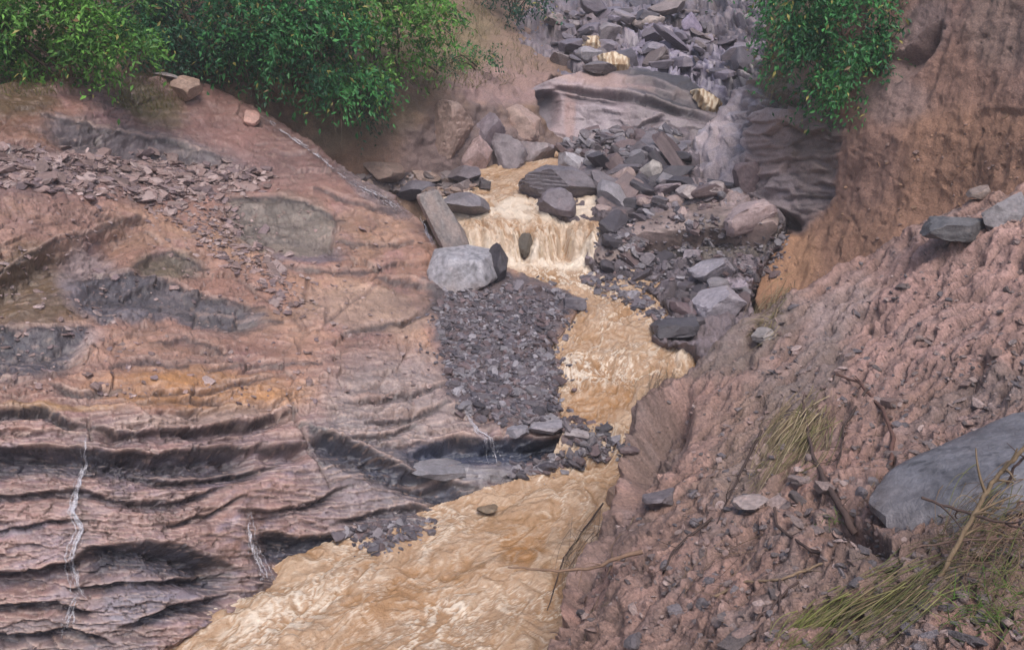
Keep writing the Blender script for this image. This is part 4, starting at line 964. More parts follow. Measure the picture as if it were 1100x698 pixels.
BAR = [(478, 312), (540, 300), (600, 312), (622, 326), (608, 350), (592, 372), (602, 400), (596, 430), (598, 452), (552, 456), (520, 445), (488, 424), (478, 390), (470, 345)]
TIP = [(600, 452), (640, 460), (662, 478), (655, 490), (600, 503), (550, 515), (560, 498), (612, 486), (622, 470)]
TALUS = [(-20, 155), (60, 165), (150, 172), (240, 178), (300, 190), (260, 205), (180, 212), (80, 205), (-20, 195)]
TAL2 = [(130, 208), (240, 205), (260, 240), (300, 285), (330, 330), (300, 335), (250, 290), (200, 250)]
RUB = [(640, 165), (700, 150), (736, 160), (742, 196), (800, 205), (780, 220), (700, 235), (670, 250), (650, 240), (660, 210), (630, 190)]
RUB2 = [(632, 285), (640, 262), (680, 250), (760, 272), (825, 290), (800, 335), (740, 330), (705, 316), (650, 298)]
UP = [(590, 20), (640, 6), (760, 6), (800, 40), (800, 75), (770, 88), (730, 74), (690, 66), (640, 70), (600, 60)]
FOOT = [(360, 575), (400, 560), (440, 560), (470, 558), (445, 578), (400, 594)]
MIDB = [(590, 160), (640, 140), (740, 142), (700, 160), (640, 172)]
BASE = [(385, 190), (440, 188), (520, 195), (480, 212), (430, 205)]
GREY = [(.098, .083, .096), (.135, .118, .132), (.065, .058, .07), (.20, .185, .205), (.12, .086, .09)]
SHALE = [(.24, .165, .155), (.30, .225, .215), (.16, .115, .12), (.20, .14, .13)]
MUD = [(.26, .18, .165), (.20, .155, .15), (.32, .24, .225), (.16, .13, .13)]
scatter_stuff('gravel', BAR, 9000, .015, .11, GREY, seed=1, power=2.8)
scatter_stuff('gravel', TIP, 1300, .012, .13, GREY, seed=2, power=3)
scatter_stuff('shale_debris', TALUS, 3000, .02, .17, SHALE, (.12, .4), seed=3)
scatter_stuff('shale_debris', TAL2, 1100, .02, .12, SHALE, (.12, .4), seed=4)
scatter_stuff('rubble', RUB, 700, .015, .22, GREY + SHALE[1:2], seed=5, power=3)
scatter_stuff('rubble', RUB2, 1300, .012, .12, GREY, seed=6, power=3.2)
scatter_stuff('rubble', UP, 300, .05, .4, [(.125, .108, .13), (.085, .075, .09), (.18, .155, .19), (.12, .095, .095)], flat=(.15, .5), seed=7, power=2.6)
scatter_stuff('rubble', [(640, 236), (700, 228), (850, 236), (840, 300), (690, 268), (650, 275)], 1200, .02, .12, GREY, seed=17, power=2.6)
scatter_stuff('gravel', FOOT, 700, .02, .10, GREY, seed=8)
scatter_stuff('rubble', MIDB, 900, .05, .35, GREY, seed=9)
scatter_stuff('rubble', BASE, 700, .04, .28, [(.13, .105, .105), (.17, .14, .145), (.20, .145, .125)], seed=10)
scatter_stuff('earth_clods', [(600, 690), (650, 570), (690, 480), (720, 415), (800, 350), (900, 296), (1000, 240), (1105, 210), (1105, 700)], 6500, .006, .06, MUD + [(.15, .13, .14)], (.2, .6), seed=11, mat=M_SOIL, power=4)
scatter_stuff('cliff_debris', [(815, 320), (850, 250), (900, 200), (960, 130), (1100, 120), (1100, 200), (1000, 225), (900, 290)], 260, .01, .05, [(.30, .18, .12), (.24, .16, .14)], seed=12, mat=M_SOIL)
scatter_stuff('slope_grit', [(0, 215), (250, 210), (440, 240), (470, 330), (460, 440), (300, 440), (0, 420)], 1500, .012, .07, SHALE, (.15, .4), seed=13, power=3)
scatter_stuff('bank_stones', [(620, 300), (640, 290), (700, 322), (724, 344), (716, 350)], 300, .03, .14, GREY, seed=14)
scatter_each('stone', 'stone', 'grey stone lying loose on the gravel bar', 'stones of the gravel bar', BAR, 85, .07, .19, GREY, seed=21, power=2.2)
scatter_each('stone', 'stone', 'angular stone on the rubble bank under the strata cliff', 'stones of the rubble bank', RUB, 64, .2, 1.0, GREY + SHALE[1:2], (.25, .55), seed=22, power=2.0)
scatter_each('stone', 'stone', 'grey stone on the dark rubble below the undercut bank', 'stones below the undercut', RUB2, 36, .12, .5, GREY, seed=23, power=2)
scatter_each('stone', 'stone', 'flat shale fragment in the band of debris on the slope', 'shale fragments on the slope', TALUS, 46, .10, .26, SHALE, (.15, .4), seed=24)
scatter_each('stone', 'stone', 'mauve boulder strewn over the far upper stream bed', 'boulders of the upper bed', UP, 38, .35, 1.2, [(.135, .115, .14), (.085, .075, .09), (.18, .155, .18)], (.2, .55), seed=25)
scatter_each('stone', 'stone', 'small stone stuck in the earth of the near bank', 'stones in the near bank', [(720, 500), (800, 380), (900, 310), (1000, 250), (1100, 260), (1100, 430), (930, 480), (760, 640)], 28, .04, .12, MUD, seed=26)

def join(parts):
    Vs, Fs = [], []; off = 0
    for v, f in parts: Vs.append(v); Fs.append(f + off); off += len(v)
    return np.concatenate(Vs), np.concatenate(Fs)


# ------------------------------------------------------------------ clear trickles down the rock
def ribbon_strands(pts, width, n, seed, lift=.03, short=False):
    r = np.random.default_rng(seed); p = np.asarray(pts, float)
    d = np.concatenate([[0], np.cumsum(np.hypot(*np.diff(p, axis=0).T))]); m = max(8, int(d[-1] / 2.0))
    Vs, Fs = [], []; off = 0
    for k in range(n):
        t0 = r.uniform(0, .5) if k else 0; t1 = r.uniform(t0 + .25, 1.0) if k else 1
        if short: t0 = r.uniform(0, .95); t1 = min(1, t0 + r.uniform(.015, .07))
        t = np.linspace(t0, t1, max(6, int(m * (t1 - t0)))) * d[-1]
        x = np.interp(t, d, p[:, 0]); y = np.interp(t, d, p[:, 1])
        spread = width * (.5 + .8 * (t / d[-1]))
        x = x + r.normal() * spread * .45 + 2.6 * perlin(np.stack([t / 8, t * 0 + seed, t * 0 + k * .35], -1)); y = y + .8 * perlin(np.stack([t / 7, t * 0 + seed + 5, t * 0 + k], -1))
        c = ground(x, y); c = c + (CAM - c) / np.linalg.norm(CAM - c, axis=1, keepdims=True) * (lift + .012 * (k % 4))
        mp = np.linalg.norm(c - CAM, axis=1) / FPX
        w = mp * r.uniform(.3, .9) * (1 if short else 1.7) * (.5 + .5 * np.abs(perlin(np.stack([t / 5, t * 0 + 9, t * 0 + k], -1)))) * np.sin(np.pi * np.clip((t - t[0]) / (t[-1] - t[0] + 1e-6), .04, .96)) ** .4
        L = c - np.array([1, 0, 0]) * w[:, None]; R = c + np.array([1, 0, 0]) * w[:, None]; Mi = c + np.array([0, -1, .3]) * w[:, None] * .7
        V = np.stack([L, Mi, R], 1).reshape(-1, 3); nn = len(t)
        i = np.arange(nn - 1)[:, None] * 3
        f = np.concatenate([i + np.array([[0, 1, 4, 3]]), i + np.array([[1, 2, 5, 4]])]) + off
        Vs.append(V); Fs.append(f); off += len(V)
    V = np.concatenate(Vs); return V, np.concatenate(Fs)


for pts, w, n, sd in [
        ([(92, 470), (90, 485), (92, 500), (86, 515), (82, 532), (78, 548), (88, 568), (80, 585), (76, 600), (80, 620), (84, 634), (92, 642)], 5, 22, 1),
        ([(84, 636), (76, 650), (72, 665), (64, 685)], 9, 12, 2),
        ([(92, 474), (78, 472)], 3, 5, 12),
        ([(266, 548), (268, 570), (272, 590), (280, 608), (288, 625)], 8, 18, 3),
        ([(452, 232), (458, 246), (466, 264)], 3, 9, 4),
        ([(280, 124), (305, 142), (335, 162), (358, 180), (376, 194)], 4, 12, 5),
        ([(366, 188), (392, 203), (418, 217), (436, 230)], 12, 26, 6),
        ([(500, 440), (506, 452), (514, 462), (528, 470), (532, 488), (534, 498)], 9, 16, 7),
        ([(505, 494), (530, 497), (552, 498)], 3, 6, 8),
        ([(140, 668), (170, 660), (220, 648), (250, 640)], 3, 5, 9)]:
    lf = .12 if sd in (4, 5, 6) else .03
    V, Fc = ribbon_strands(pts, w, max(3, n // 2), sd, lf)
    V2, F2 = ribbon_strands(pts, w * 1.2, n * 3, sd + 40, lf + .015, short=True); V, Fc = join([(V, Fc), (V2, F2)])
    tag(build('water_trickle', V, Fc, M_TRICKLE, np.tile([.66, .65, .72, .3], (len(V), 1))), kind='structure')

# far glimpses of the muddy stream between the boulders upstream
def cascade(poly, seed, lift=.5):
    r = np.random.default_rng(seed); P = np.asarray(poly, float)
    u0, v0 = P.min(0) - 3; u1, v1 = P.max(0) + 3
    U, V = np.meshgrid(np.arange(u0, u1, .7), np.arange(v0, v1, .7)); sh = U.shape; U = U.ravel(); V = V.ravel()
    sd = near_poly(U + 2 * perlin(np.stack([U / 4, V / 4, U * 0], -1)), V, poly)[0]
    ym = ground(P[:, 0], P[:, 1])[:, 1].min() - lift
    yb = np.interp(V, [v0, v1], [ym + .9, ym])
    X = unp(U, V, yb)
    n = fbm(np.stack([U / 3, V / 9, U * 0 + seed], -1), 4); X[:, 1] += .06 * n + np.maximum(sd + 2, 0) * .08; X[:, 2] -= np.maximum(sd + 2, 0) * .05
    idx = np.arange(len(U)).reshape(sh); Q = np.stack([idx[:-1, :-1], idx[1:, :-1], idx[1:, 1:], idx[:-1, 1:]], -1).reshape(-1, 4); Q = Q[(sd[Q] < 3).all(1)]
    C = mixc(np.tile(np.array([.30, .20, .115], F4), (len(U), 1)), sstep(-.15, .25, n), (.56, .46, .34)); C = mixc(C, sstep(.1, .4, -n), (.22, .13, .06))
    used = np.zeros(len(U), bool); used[Q.ravel()] = True; rm = np.cumsum(used) - 1
    tag(build('stream_cascade', X[used], rm[Q], M_WATER, C[used]), kind='structure')


cascade([(645, 56), (660, 53), (676, 60), (676, 71), (650, 71)], 1)
cascade([(629, 37), (642, 36), (644, 47), (630, 48)], 2)
cascade([(746, 94), (756, 93), (776, 106), (768, 120), (760, 116)], 3, .3)

# ------------------------------------------------------------------ plants
def leaf_mesh(c, d, nrm, L, W):
    """folded leaves: base, two sides, tip, midrib"""
    s = np.cross(d, nrm); s /= np.linalg.norm(s, axis=1, keepdims=True) + 1e-9
    L = L[:, None]; W = W[:, None]
    b = c; m = c + d * L * .5 - nrm * W * .12; t = c + d * L - nrm * L * .12
    l = c + d * L * .42 + s * W * .5 + nrm * W * .1; r = c + d * L * .42 - s * W * .5 + nrm * W * .1
    V = np.stack([b, l, t, r, m], 1).reshape(-1, 3); i = np.arange(len(c))[:, None] * 5
    Fc = np.concatenate([i + [[0, 4, 1]], i + [[1, 4, 2]], i + [[2, 4, 3]], i + [[3, 4, 0]]])
    return V, Fc


def tube(pts, r0, r1, sides=5):
    p = np.asarray(pts, float); n = len(p); T = np.gradient(p, axis=0); T /= np.linalg.norm(T, axis=1, keepdims=True) + 1e-9
    a = np.cross(T, np.array([.31, .2, .93])); a /= np.linalg.norm(a, axis=1, keepdims=True) + 1e-9; b = np.cross(T, a)
    th = np.arange(sides) * 2 * np.pi / sides; rr = np.linspace(r0, r1, n)[:, None, None]
    V = p[:, None] + rr * (np.cos(th)[None, :, None] * a[:, None] + np.sin(th)[None, :, None] * b[:, None])
    i = np.arange(n - 1)[:, None] * sides; j = np.arange(sides)[None]; j2 = (j + 1) % sides
    Q = np.stack([i + j, i + j2, i + sides + j2, i + sides + j], -1).reshape(-1, 4)
    return V.reshape(-1, 3), Q


def shrub(name, label, cat, blobs, root_px, pal, n_spray, leaf, droop, seed, group=None, stems=7, per=11):
    """blobs: (px, py, rx, ry, Y); leaves grow in sprays along short twigs through the crown"""
    r = np.random.default_rng(seed)
    B = np.array(blobs, float); w = B[:, 2] * B[:, 3]; w /= w.sum()
    k = r.choice(len(B), n_spray, p=w)
    d = r.normal(size=(n_spray, 3)); d /= np.linalg.norm(d, axis=1, keepdims=True)
    cen = unp(B[:, 0], B[:, 1], B[:, 4]); mp = np.linalg.norm(cen - CAM, axis=1) / FPX
    rad = np.stack([B[:, 2] * mp, .75 * .5 * (B[:, 2] + B[:, 3]) * mp, B[:, 3] * mp], -1)
    sh = r.random(n_spray) ** .35 * np.where(r.random(n_spray) < .12, r.uniform(1.1, 1.5, n_spray), 1)
    lump = 1 + .5 * perlin(d * 2.3 + k[:, None] * 5.0)
    c0 = cen[k] + d * rad[k] * (sh * lump)[:, None]
    hollow = perlin(c0 * .9 + seed) > -.10
    c0, d, k = c0[hollow], d[hollow], k[hollow]; n = len(c0)
    out = d * np.array([1, 1, .6]) + np.array([0, -.15, .25]) + .4 * r.normal(size=(n, 3)); out /= np.linalg.norm(out, axis=1, keepdims=True)
    tone = pal[0] + (pal[1] - pal[0]) * np.clip(.45 + .75 * perlin(c0 * .9 + 40) + .2 * r.normal(size=n), 0, 1)[:, None]
    Ls, Cs = [], []; fac = []
    tw = []
    for j in range(per):
        t = (j + r.random(n)) / per
        pos = c0 + out * (leaf * 3.2 * t)[:, None] + np.array([0, 0, -1]) * (droop * leaf * 3.5 * t ** 2)[:, None] + r.normal(size=(n, 3)) * leaf * .25
        ld = out * .5 + r.normal(size=(n, 3)) * .75 + np.array([0, 0, -1]) * droop * .6; ld /= np.linalg.norm(ld, axis=1, keepdims=True)
        nr = np.array([0, -.25, 1]) + .55 * r.normal(size=(n, 3)); nr -= ld * (nr * ld).sum(1, keepdims=True); nr /= np.linalg.norm(nr, axis=1, keepdims=True) + 1e-9
        sz = leaf * .88 * r.uniform(.4, 1.35, n)
        V, Fc = leaf_mesh(pos, ld, nr, sz, sz * r.uniform(.36, .5, n))
        Ls.append((V, Fc)); cc = tone * r.uniform(.75, 1.3, (n, 1)); yl = r.random(n) < .03; cc[yl] = np.array([.30, .27, .08]); yl = r.random(n) < .012; cc[yl] = np.array([.17, .11, .05])
        Cs.append(np.repeat(cc, 5, 0))
    V, Fc = join(Ls); C = np.concatenate(Cs)
    rootp = ground(*root_px)[0] if len(root_px) == 2 else unp(*root_px)
    o = empty(name, rootp); tag(o, label, cat, group)
    fo = build('foliage', V - rootp, Fc, M_LEAF, np.clip(C, .004, .8), parent=o, smooth=False)
    st = []
    for s in range(stems):
        e = c0[r.integers(0, n)]; b = rootp + r.normal(size=3) * np.array([.5, .2, .05]); t = np.linspace(0, 1, 12)[:, None]
        mid = (b + e) / 2 + np.array([0, 0, .5]) + r.normal(size=3) * .2
        st.append(tube((1 - t) ** 2 * b + 2 * t * (1 - t) * mid + t ** 2 * e, .045, .012))
    for V, Q in st: build('stem', V - rootp, Q, M_WOOD, np.tile([.09, .065, .045], (len(V), 1)), parent=o)
    return o


g = lambda a, b: (np.array(a), np.array(b))
LIT = g((.022, .09, .02), (.15, .34, .06)); MIDG = g((.010, .065, .030), (.065, .25, .065)); DRK = g((.008, .042, .028), (.025, .10, .055))
shrub('shrub', 'bright green leafy shrub at the far left over the grassy slope top', 'shrub', [(-60, 0, 60, 70, 25.5), (20, 5, 60, 60, 26), (85, -5, 60, 55, 26.2), (60, 30, 50, 34, 25.6), (112, 40, 40, 34, 25.8), (140, 55, 22, 24, 25.9), (30, 48, 40, 26, 25.6)], (70, 84), LIT, 2500, .21, .5, 1)
shrub('shrub', 'dark green shrub in the shaded gap between two brighter shrubs', 'shrub', [(185, 0, 60, 55, 31), (195, 42, 44, 38, 31), (170, -60, 80, 60, 32), (165, 30, 30, 40, 30), (225, 50, 26, 30, 31)], (195, 78), g((.010, .05, .03), (.04, .15, .06)), 2400, .19, .9, 2)
shrub('shrub', 'big green shrub overhanging the cut earth bank', 'shrub', [(262, 20, 46, 50, 31), (315, 10, 55, 55, 31.4), (300, 50, 55, 32, 30.8), (350, 45, 45, 45, 31.2), (375, 75, 34, 34, 31.4), (330, -50, 90, 50, 33)], (320, 100), MIDG, 2700, .23, .9, 3)
shrub('shrub', 'yellow-green shrub at the top of the dry grass slope', 'shrub', [(405, 15, 50, 48, 33), (430, 40, 48, 34, 33), (462, 18, 30, 36, 33.6), (410, -50, 80, 50, 35), (400, 62, 36, 28, 32.4)], (420, 80), LIT, 1600, .23, .7, 4)
shrub('hanging_vine', 'leafy dark vine hanging down the cut earth bank', 'vine', [(384, 105, 16, 22, 32.0), (392, 88, 20, 20, 32.0)], (388, 84), DRK, 260, .17, 1.3, 5, stems=4)
shrub('shrub', 'hazy blue-green bush far up on the left rim', 'shrub', [(552, -6, 36, 22, 49), (575, 2, 16, 12, 49), (535, -40, 60, 40, 52)], (555, 18), DRK, 600, .26, .5, 6)
shrub('shrub', 'lush green shrub hanging over the rock cliff on the right', 'shrub', [(865, 10, 38, 50, 27.6), (905, 20, 46, 50, 27), (895, 62, 42, 38, 26.9), (925, 60, 28, 40, 26.3), (918, 90, 22, 22, 26.4), (880, -60, 70, 50, 29), (860, 50, 22, 30, 27.6)], (895, 60), MIDG, 2500, .20, 1.1, 7)
shrub('fern', 'low dark fern patch under the dry grass slope', 'fern', [(505, 62, 30, 10, 38), (475, 70, 18, 12, 37)], (500, 74), MIDG, 160, .15, .8, 8, stems=3)


def blades(name, base_px, n, length, spread_px, dirv, pal, seed, label=None, cat=None, group=None, kind=None, rad=.006, curve=.4, poly=None, rot_j=.35, lift=.02):
    r = np.random.default_rng(seed)
    if poly is not None: q = inside(poly, n, r)
    else: q = np.stack([base_px[0] + r.normal(size=n) * spread_px[0], base_px[1] + r.normal(size=n) * spread_px[1]], -1)
    c, nn = slope_frame(q[:, 0], q[:, 1]); c = c + nn * lift
    parts = []; cols = []
    for i in range(n):
        d = np.array(dirv, float) + r.normal(size=3) * rot_j; d /= np.linalg.norm(d)
        L = length * r.uniform(.5, 1.3); t = np.linspace(0, 1, 6)[:, None]
        side = r.normal(size=3) * .12 * L
        p = c[i] + d * L * t + np.array([0, 0, -1]) * curve * L * t ** 2 + side * t ** 2
        v, f = tube(p, rad * r.uniform(.7, 1.3), rad * .3, 3); parts.append((v, f)); cols.append(np.tile(np.asarray(pal[r.integers(0, len(pal))]) * r.uniform(.7, 1.25), (len(v), 1)))
    V, Q = join(parts); base = c.mean(0) if kind is None else None
    o = build(name, V, Q, M_STRAW, np.concatenate(cols), loc=base)
    return tag(o, label, cat, group, kind)


STR = [(.25, .195, .12), (.18, .135, .085), (.31, .25, .165), (.12, .095, .06)]
OLV = [(.17, .155, .07), (.12, .115, .05), (.23, .19, .10)]
GRN = [(.07, .14, .03), (.12, .19, .05), (.18, .18, .07)]
blades('grass', None, 1500, .5, None, (.1, -.2, 1), OLV + STR, 1, kind='stuff', poly=[(420, 60), (470, 5), (500, -10), (560, 40), (590, 75), (540, 95), (470, 100), (430, 90)], rad=.012)
blades('grass', None, 900, .3, None, (0, -.3, 1), [(.13, .12, .04), (.18, .13, .06), (.09, .11, .03)], 2, kind='stuff', poly=[(0, 80), (90, 76), (170, 78), (200, 112), (150, 128), (100, 98), (0, 108)], rad=.009)
blades('grass', None, 600, .6, None, (-.1, -.5, .2), STR + OLV, 3, kind='stuff', poly=[(822, 10), (845, 40), (850, 100), (828, 110), (822, 60)], rad=.009, curve=.9)
blades('grass', None, 160, .45, None, (-.4, -.3, .3), STR, 4, kind='stuff', poly=[(820, 330), (850, 305), (838, 340), (806, 366)], rad=.006, curve=.6)


def straw(name, runs, n, pal, seed, label, cat, rad=.006, sp=(12, 10), lift=(.03, .12), bend=10):
    """long stems lying on the bank, each following the ground from its root to its tip"""
    r = np.random.default_rng(seed); parts = []; cols = []; base = None
    for i in range(n):
        (x0, y0), (x1, y1) = runs[i % len(runs)]
        a = np.array([x0, y0]) + r.normal(size=2) * sp[0]; b = np.array([x1, y1]) + r.normal(size=2) * sp[1]
        t0 = r.uniform(0, .35); t1 = r.uniform(.6, 1.05); t = np.linspace(t0, t1, 12)[:, None]
        q = a + (b - a) * t + np.array([-(b - a)[1], (b - a)[0]]) / (np.linalg.norm(b - a) + 1e-6) * (r.normal() * bend * np.sin(np.pi * t))
        c = ground(q[:, 0], q[:, 1]); yy = np.convolve(np.pad(c[:, 1], 3, mode='edge'), np.ones(7) / 7, 'valid'); c = unp(q[:, 0], q[:, 1], yy)
        d = (CAM - c) / np.linalg.norm(CAM - c, axis=1, keepdims=True); lf = r.uniform(*lift) * (.4 + np.sin(np.pi * np.linspace(.1, .95, 12)))
        c = c + d * lf[:, None] + np.array([0, 0, 1]) * .3 * lf[:, None]
        if base is None: base = c[0]
        v, f = tube(c, rad * r.uniform(.45, 1.2), rad * .3, 4); parts.append((v, f)); cols.append(np.tile(np.asarray(pal[r.integers(0, len(pal))]) * r.uniform(.65, 1.3), (len(v), 1)))
    V, Q = join(parts); return tag(build(name, V, Q, M_STRAW, np.concatenate(cols), loc=base), label, cat)


ROOTY = [(.15, .10, .07), (.22, .15, .10), (.10, .07, .055)]
straw('dry_grass_clump', [((882, 424), (806, 532)), ((862, 440), (820, 500)), ((890, 440), (835, 520))], 190, STR + OLV[:1], 5, 'long bundle of straw-coloured dry grass combed down the near bank', 'dry grass', .0065, (9, 11))
straw('dry_grass_clump', [((850, 300), (812, 360)), ((838, 318), (800, 380))], 70, OLV + STR, 6, 'olive dry grass on the bank edge below the orange earth', 'dry grass', .0075, (8, 8))
straw('dry_grass_clump', [((712, 404), (690, 450)), ((726, 398), (712, 440))], 60, ROOTY + STR[:1], 7, 'dry rootlets hanging from the near bank edge over the stream', 'dry grass', .006, (9, 9), (.05, .2), 8)
straw('dry_grass_clump', [((660, 545), (598, 640)), ((640, 580), (604, 668)), ((640, 610), (612, 690)), ((668, 560), (650, 640))], 130, ROOTY + STR[:1], 8, 'brown tangle of hanging rootlets over the lower pool', 'dry grass', .0055, (13, 13), (.05, .22), 16)
straw('dry_grass_clump', [((1010, 596), (862, 690)), ((980, 620), (840, 705)), ((1040, 600), (900, 705))], 150, [(.11, .115, .045), (.16, .15, .065), (.075, .085, .035)] + STR[1:2] + STR[3:], 9, 'flattened olive grass stalks lying across the lower right bank', 'dry grass', .0055, (12, 14), (.03, .14))
straw('dry_grass_clump', [((915, 640), (850, 700)), ((900, 655), (830, 705))], 60, [(.13, .15, .045), (.20, .20, .07)], 10, 'yellow-green grass stalks at the bottom edge of the near bank', 'dry grass', .005, (8, 8))
straw('dry_grass_clump', [((1105, 500), (1010, 610)), ((1110, 530), (1000, 575)), ((1100, 560), (1030, 660)), ((1110, 590), (985, 585))], 130, [(.11, .115, .045), (.14, .12, .06)] + STR[1:2] + ROOTY, 11, 'dry stalks arching over the lower edge of the blue-grey boulder', 'dry grass', .005, (14, 16), (.08, .35), 22)
straw('dry_grass_clump', [((800, 600), (720, 660)), ((960, 470), (900, 500)), ((760, 470), (710, 540))], 60, ROOTY, 15, 'thin dark rootlets scattered over the slumped earth', 'dry grass', .004, (40, 40), (.01, .05), 14)
blades('grass_tuft', (1068, 648), 220, .32, (26, 22), (-.2, -.3, .7), GRN, 12, 'fresh green grass tuft in the bottom right corner', 'grass', rad=.004, curve=.5, rot_j=.5)
blades('grass_tuft', (893, 560), 26, .12, (6, 4), (0, -.3, .7), GRN, 13, 'tiny green sprout beside the dark root', 'grass', rad=.004)


def branch(name, label, pts, r0, r1, rgb, off=.13, Y=None, twigs=0, seed=1, cat='branch'):
    """pts: where it passes over the bank; off lifts it clear of the earth (a number or one per point)"""
    r = np.random.default_rng(seed); p = np.asarray(pts, float)
    d = np.concatenate([[0], np.cumsum(np.hypot(*np.diff(p, axis=0).T))]); t = np.linspace(0, d[-1], max(14, int(d[-1] / 4)))
    x = np.interp(t, d, p[:, 0]); y = np.interp(t, d, p[:, 1]); o_ = np.interp(t, d, off) if np.ndim(off) else np.full(len(t), off)
    if Y is not None: c = unp(x, y, np.interp(t, d, Y))
    else:
        c = ground(x, y)
        yy = c[:, 1].copy(); k = 5
        yy = np.convolve(np.pad(yy, k, mode='edge'), np.ones(2 * k + 1) / (2 * k + 1), 'valid'); c = unp(x, y, yy)
        dirc = (CAM - c) / np.linalg.norm(CAM - c, axis=1, keepdims=True); c = c + dirc * o_[:, None]
    c = c + .02 * np.stack([perlin(np.stack([t / 14, t * 0 + seed, t * 0 + a], -1)) for a in range(3)], -1)
    r0, r1 = 1.35 * r0, 1.5 * r1
    parts = [tube(c, r0, r1, 6)]
    tw = []
    for k in range(twigs):
        i = r.integers(2, len(c) - 2); dd = (c[i] - c[i - 1]); dd /= np.linalg.norm(dd); dd = dd + r.normal(size=3) * .7; dd /= np.linalg.norm(dd); L = r.uniform(.1, .35)
        s = np.linspace(0, 1, 6)[:, None]; tw.append(tube(c[i] + dd * L * s + r.normal(size=3) * .06 * s ** 2, r1 * .8, r1 * .3, 4))
    base = c[0]
    if tw:
        e = empty(name, base); tag(e, label, cat)
        V, Q = parts[0]; build('limb', V - base, Q, M_WOOD, np.tile(rgb, (len(V), 1)), parent=e)
        for V, Q in tw: build('twig', V - base, Q, M_WOOD, np.tile(rgb, (len(V), 1)), parent=e)
    else:
        V, Q = parts[0]; tag(build(name, V, Q, M_WOOD, np.tile(rgb, (len(V), 1)), loc=base), label, cat)


for q_, l_, s_ in (([(705, 425), (676, 466), (664, 520)], 'dark root draped down the undercut edge of the near bank', 31), ([(648, 540), (606, 598), (588, 655)], 'thin dark root hanging beside the lower pool', 32),
                   ([(932, 418), (908, 455), (899, 505)], 'dark twiggy root left of the reddish hooked branch', 33), ([(765, 556), (724, 590), (700, 645)], 'crooked twiggy stick lying on the slumped earth under the flat pale stone', 34),
                   ([(818, 462), (792, 515), (770, 562)], 'long thin dark root along the left side of the straw bundle', 35), ([(1042, 296), (992, 332), (950, 384)], 'slender root trailing down the upper near bank', 36), ([(640, 650), (668, 618), (672, 590)], 'twiggy dark shoot standing at the left end of the near bank', 37)):
    branch('dead_branch', l_, q_, .015, .005, (.055, .038, .034), .16, twigs=9, seed=s_)
BR = (.13, .085, .07); BD = (.075, .05, .045)
branch('dead_branch', 'thin bare branch reaching out level over the lower pool', [(690, 592), (672, 596), (640, 609), (600, 613), (546, 609)], .022, .006, (.19, .12, .085), Y=[8.9, 8.9, 8.95, 9.0, 9.1], twigs=5, seed=1)
branch('dead_branch', 'thick curved brown branch climbing the left edge of the near bank', [(596, 720), (604, 690), (614, 660), (618, 640), (640, 618), (690, 592)], .032, .012, (.15, .095, .08), .07, twigs=6, seed=2)
branch('dead_branch', 'forked twig standing on the bank above the level branch', [(632, 612), (645, 585), (665, 565), (690, 545)], .010, .004, BR, .10, twigs=4, seed=3)
branch('dead_branch', 'dark upright root leaning left of the blue-grey boulder', [(918, 572), (905, 548), (885, 515), (872, 485), (862, 430)], .032, .010, BD, .17, twigs=8, seed=4)
branch('dead_branch', 'reddish hooked branch on the slope above the blue-grey boulder', [(956, 500), (960, 470), (948, 440), (925, 412), (898, 402)], .022, .012, (.11, .06, .05), .16, twigs=4, seed=5)
branch('dead_branch', 'arching dark twig below the dark upright root', [(832, 545), (834, 565), (850, 576), (872, 592), (895, 598), (930, 596)], .014, .007, BD, .15, twigs=3, seed=6)
branch('dead_branch', 'long pale stick lying across the lower bank', [(768, 640), (800, 625), (840, 622), (880, 606), (925, 596)], .012, .007, (.20, .14, .095), .13, twigs=4, seed=7)
branch('dead_branch', 'short dark stick leaning steeply on the lower bank', [(812, 668), (840, 640), (868, 612)], .010, .006, BD, .05, seed=8)
branch('dead_branch', 'small upright peg of dead wood on the lower bank', [(838, 664), (838, 622)], .014, .010, BD, .06, seed=9)
branch('dead_branch', 'thin branch crossing in front of the blue-grey boulder', [(990, 534), (1030, 548), (1070, 560), (1110, 570)], .010, .008, BD, Y=[6.9, 6.8, 6.6, 6.4], twigs=5, seed=10)
branch('dead_branch', 'bundle of brown stems bending over the right end of the boulder', [(1000, 640), (1020, 600), (1042, 560), (1068, 515), (1110, 470)], .016, .012, (.18, .13, .085), Y=[6.1, 6.2, 6.3, 6.4, 6.4], twigs=9, seed=11)
branch('dead_branch', 'thin twig crossing low before the boulder foot', [(985, 588), (1030, 580), (1110, 578)], .007, .006, BR, Y=[6.5, 6.4, 6.2], twigs=3, seed=12)
branch('dead_branch', 'dark forked twig at the top right of the boulder', [(1082, 520), (1090, 500), (1110, 486)], .010, .006, BD, Y=[6.5, 6.5, 6.5], twigs=3, seed=13)
branch('dead_branch', 'thin root hanging down the slope on the far right', [(1010, 305), (1050, 298), (1105, 290)], .012, .008, (.15, .09, .07), .04, seed=14)
for k, (x0, y0, x1, y1) in enumerate([(262, 60, 270, 104), (276, 66, 278, 112), (298, 82, 300, 108), (356, 104, 362, 150), (366, 108, 368, 160), (335, 98, 340, 128)]):
    c0 = unp(x0, y0, 31.0); c1 = unp(x1, y1, 31.2); t = np.linspace(0, 1, 14)[:, None]
    c = c0 + (c1 - c0) * t + .05 * np.stack([perlin(np.stack([t[:, 0] * 5, t[:, 0] * 0 + k, t[:, 0] * 0 + a], -1)) for a in range(3)], -1)
    V, Q = tube(c, .022, .01, 4); tag(build('hanging_root', V, Q, M_WOOD, np.tile((.16, .125, .09), (len(V), 1)), loc=c0), 'thin pale root dangling below the shrubs over the cut earth bank', 'root', 'roots dangling from the bank')

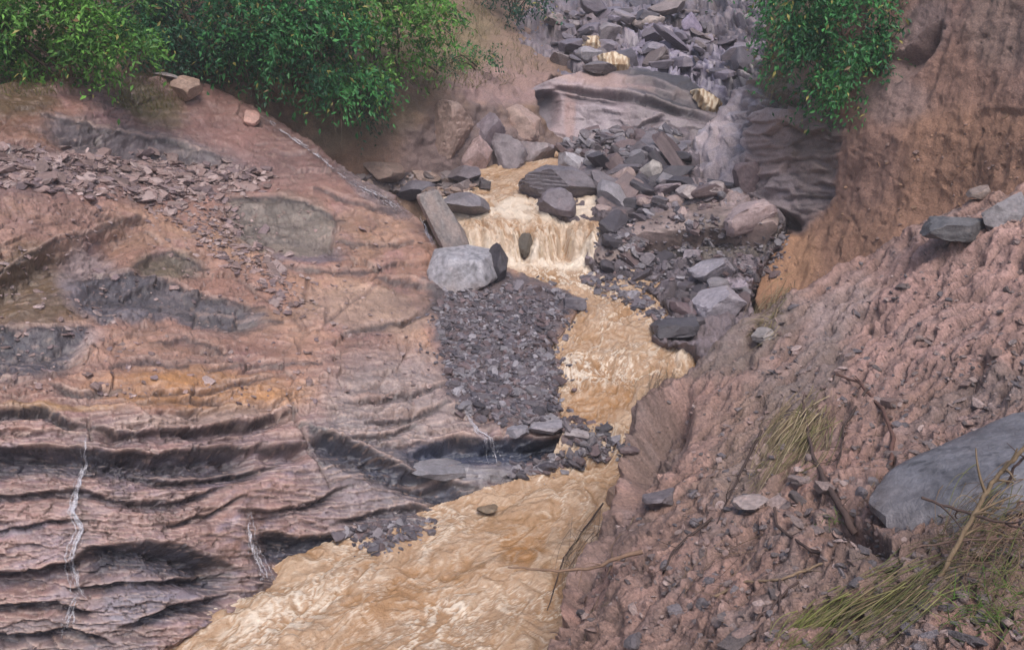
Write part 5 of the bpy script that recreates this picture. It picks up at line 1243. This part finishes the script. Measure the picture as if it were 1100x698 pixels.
# ------------------------------------------------------------------ mist
hz = bpy.data.materials.new('mist'); hz.use_nodes = True; nt = hz.node_tree; nt.nodes.clear()
vo = N(nt, 'ShaderNodeVolumePrincipled'); vo.inputs['Density'].default_value = .001; vo.inputs['Color'].default_value = (.86, .86, .93, 1)
ou = N(nt, 'ShaderNodeOutputMaterial'); nt.links.new(vo.outputs['Volume'], ou.inputs['Volume'])
bm = bmesh.new(); bmesh.ops.create_cube(bm, size=1)
zlo, zhi = float(gz.min()) - 1, float(gz.max()) + 4
for v in bm.verts: v.co = Vector((v.co.x * 330, 90 + v.co.y * 270, (zlo + zhi) / 2 + v.co.z * (zhi - zlo)))
me = bpy.data.meshes.new('haze'); bm.to_mesh(me); bm.free(); me.materials.append(hz)
ho = bpy.data.objects.new('haze', me); COL.objects.link(ho); tag(ho, kind='stuff')

# ------------------------------------------------------------------ light, sky, camera
SUN_EL, SUN_AZ = math.radians(60), math.radians(168)     # azimuth from +Y (north), clockwise: behind the camera, to the right
w = bpy.data.worlds.new('World'); S.world = w; w.use_nodes = True; nt = w.node_tree
sky = N(nt, 'ShaderNodeTexSky', sky_type='NISHITA'); sky.sun_disc = False; sky.sun_elevation = SUN_EL; sky.sun_rotation = SUN_AZ
sky.air_density = 1.0; sky.dust_density = 4.0; sky.ozone_density = 1.0
bg = nt.nodes['Background']; bg.inputs['Strength'].default_value = .12; nt.links.new(sky.outputs['Color'], bg.inputs['Color'])
sl = bpy.data.lights.new('sun', 'SUN'); sl.energy = 1.5; sl.angle = math.radians(24); sl.color = (1, .95, .9)
so = bpy.data.objects.new('sun', sl); COL.objects.link(so)
dv = Vector((math.sin(SUN_AZ) * math.cos(SUN_EL), math.cos(SUN_AZ) * math.cos(SUN_EL), math.sin(SUN_EL)))
so.rotation_euler = dv.to_track_quat('Z', 'Y').to_euler()

cd = bpy.data.cameras.new('camera'); cd.sensor_width = 36; cd.lens = 36 * FPX / PW; cd.clip_end = 1000; cd.clip_start = .1
co = bpy.data.objects.new('camera', cd); COL.objects.link(co); co.location = CAM; co.rotation_euler = (math.pi / 2 - PITCH, 0, 0); S.camera = co

S.view_settings.view_transform = 'Standard'; S.view_settings.look = 'None'; S.view_settings.gamma = 1; S.view_settings.exposure = .8
S.view_settings.use_curve_mapping = False
S.render.engine = 'CYCLES'; S.cycles.max_bounces = 6; S.cycles.diffuse_bounces = 3; S.cycles.volume_bounces = 1; S.cycles.use_denoising = True
try: S.cycles.denoiser = 'OPENIMAGEDENOISE'
except Exception: pass
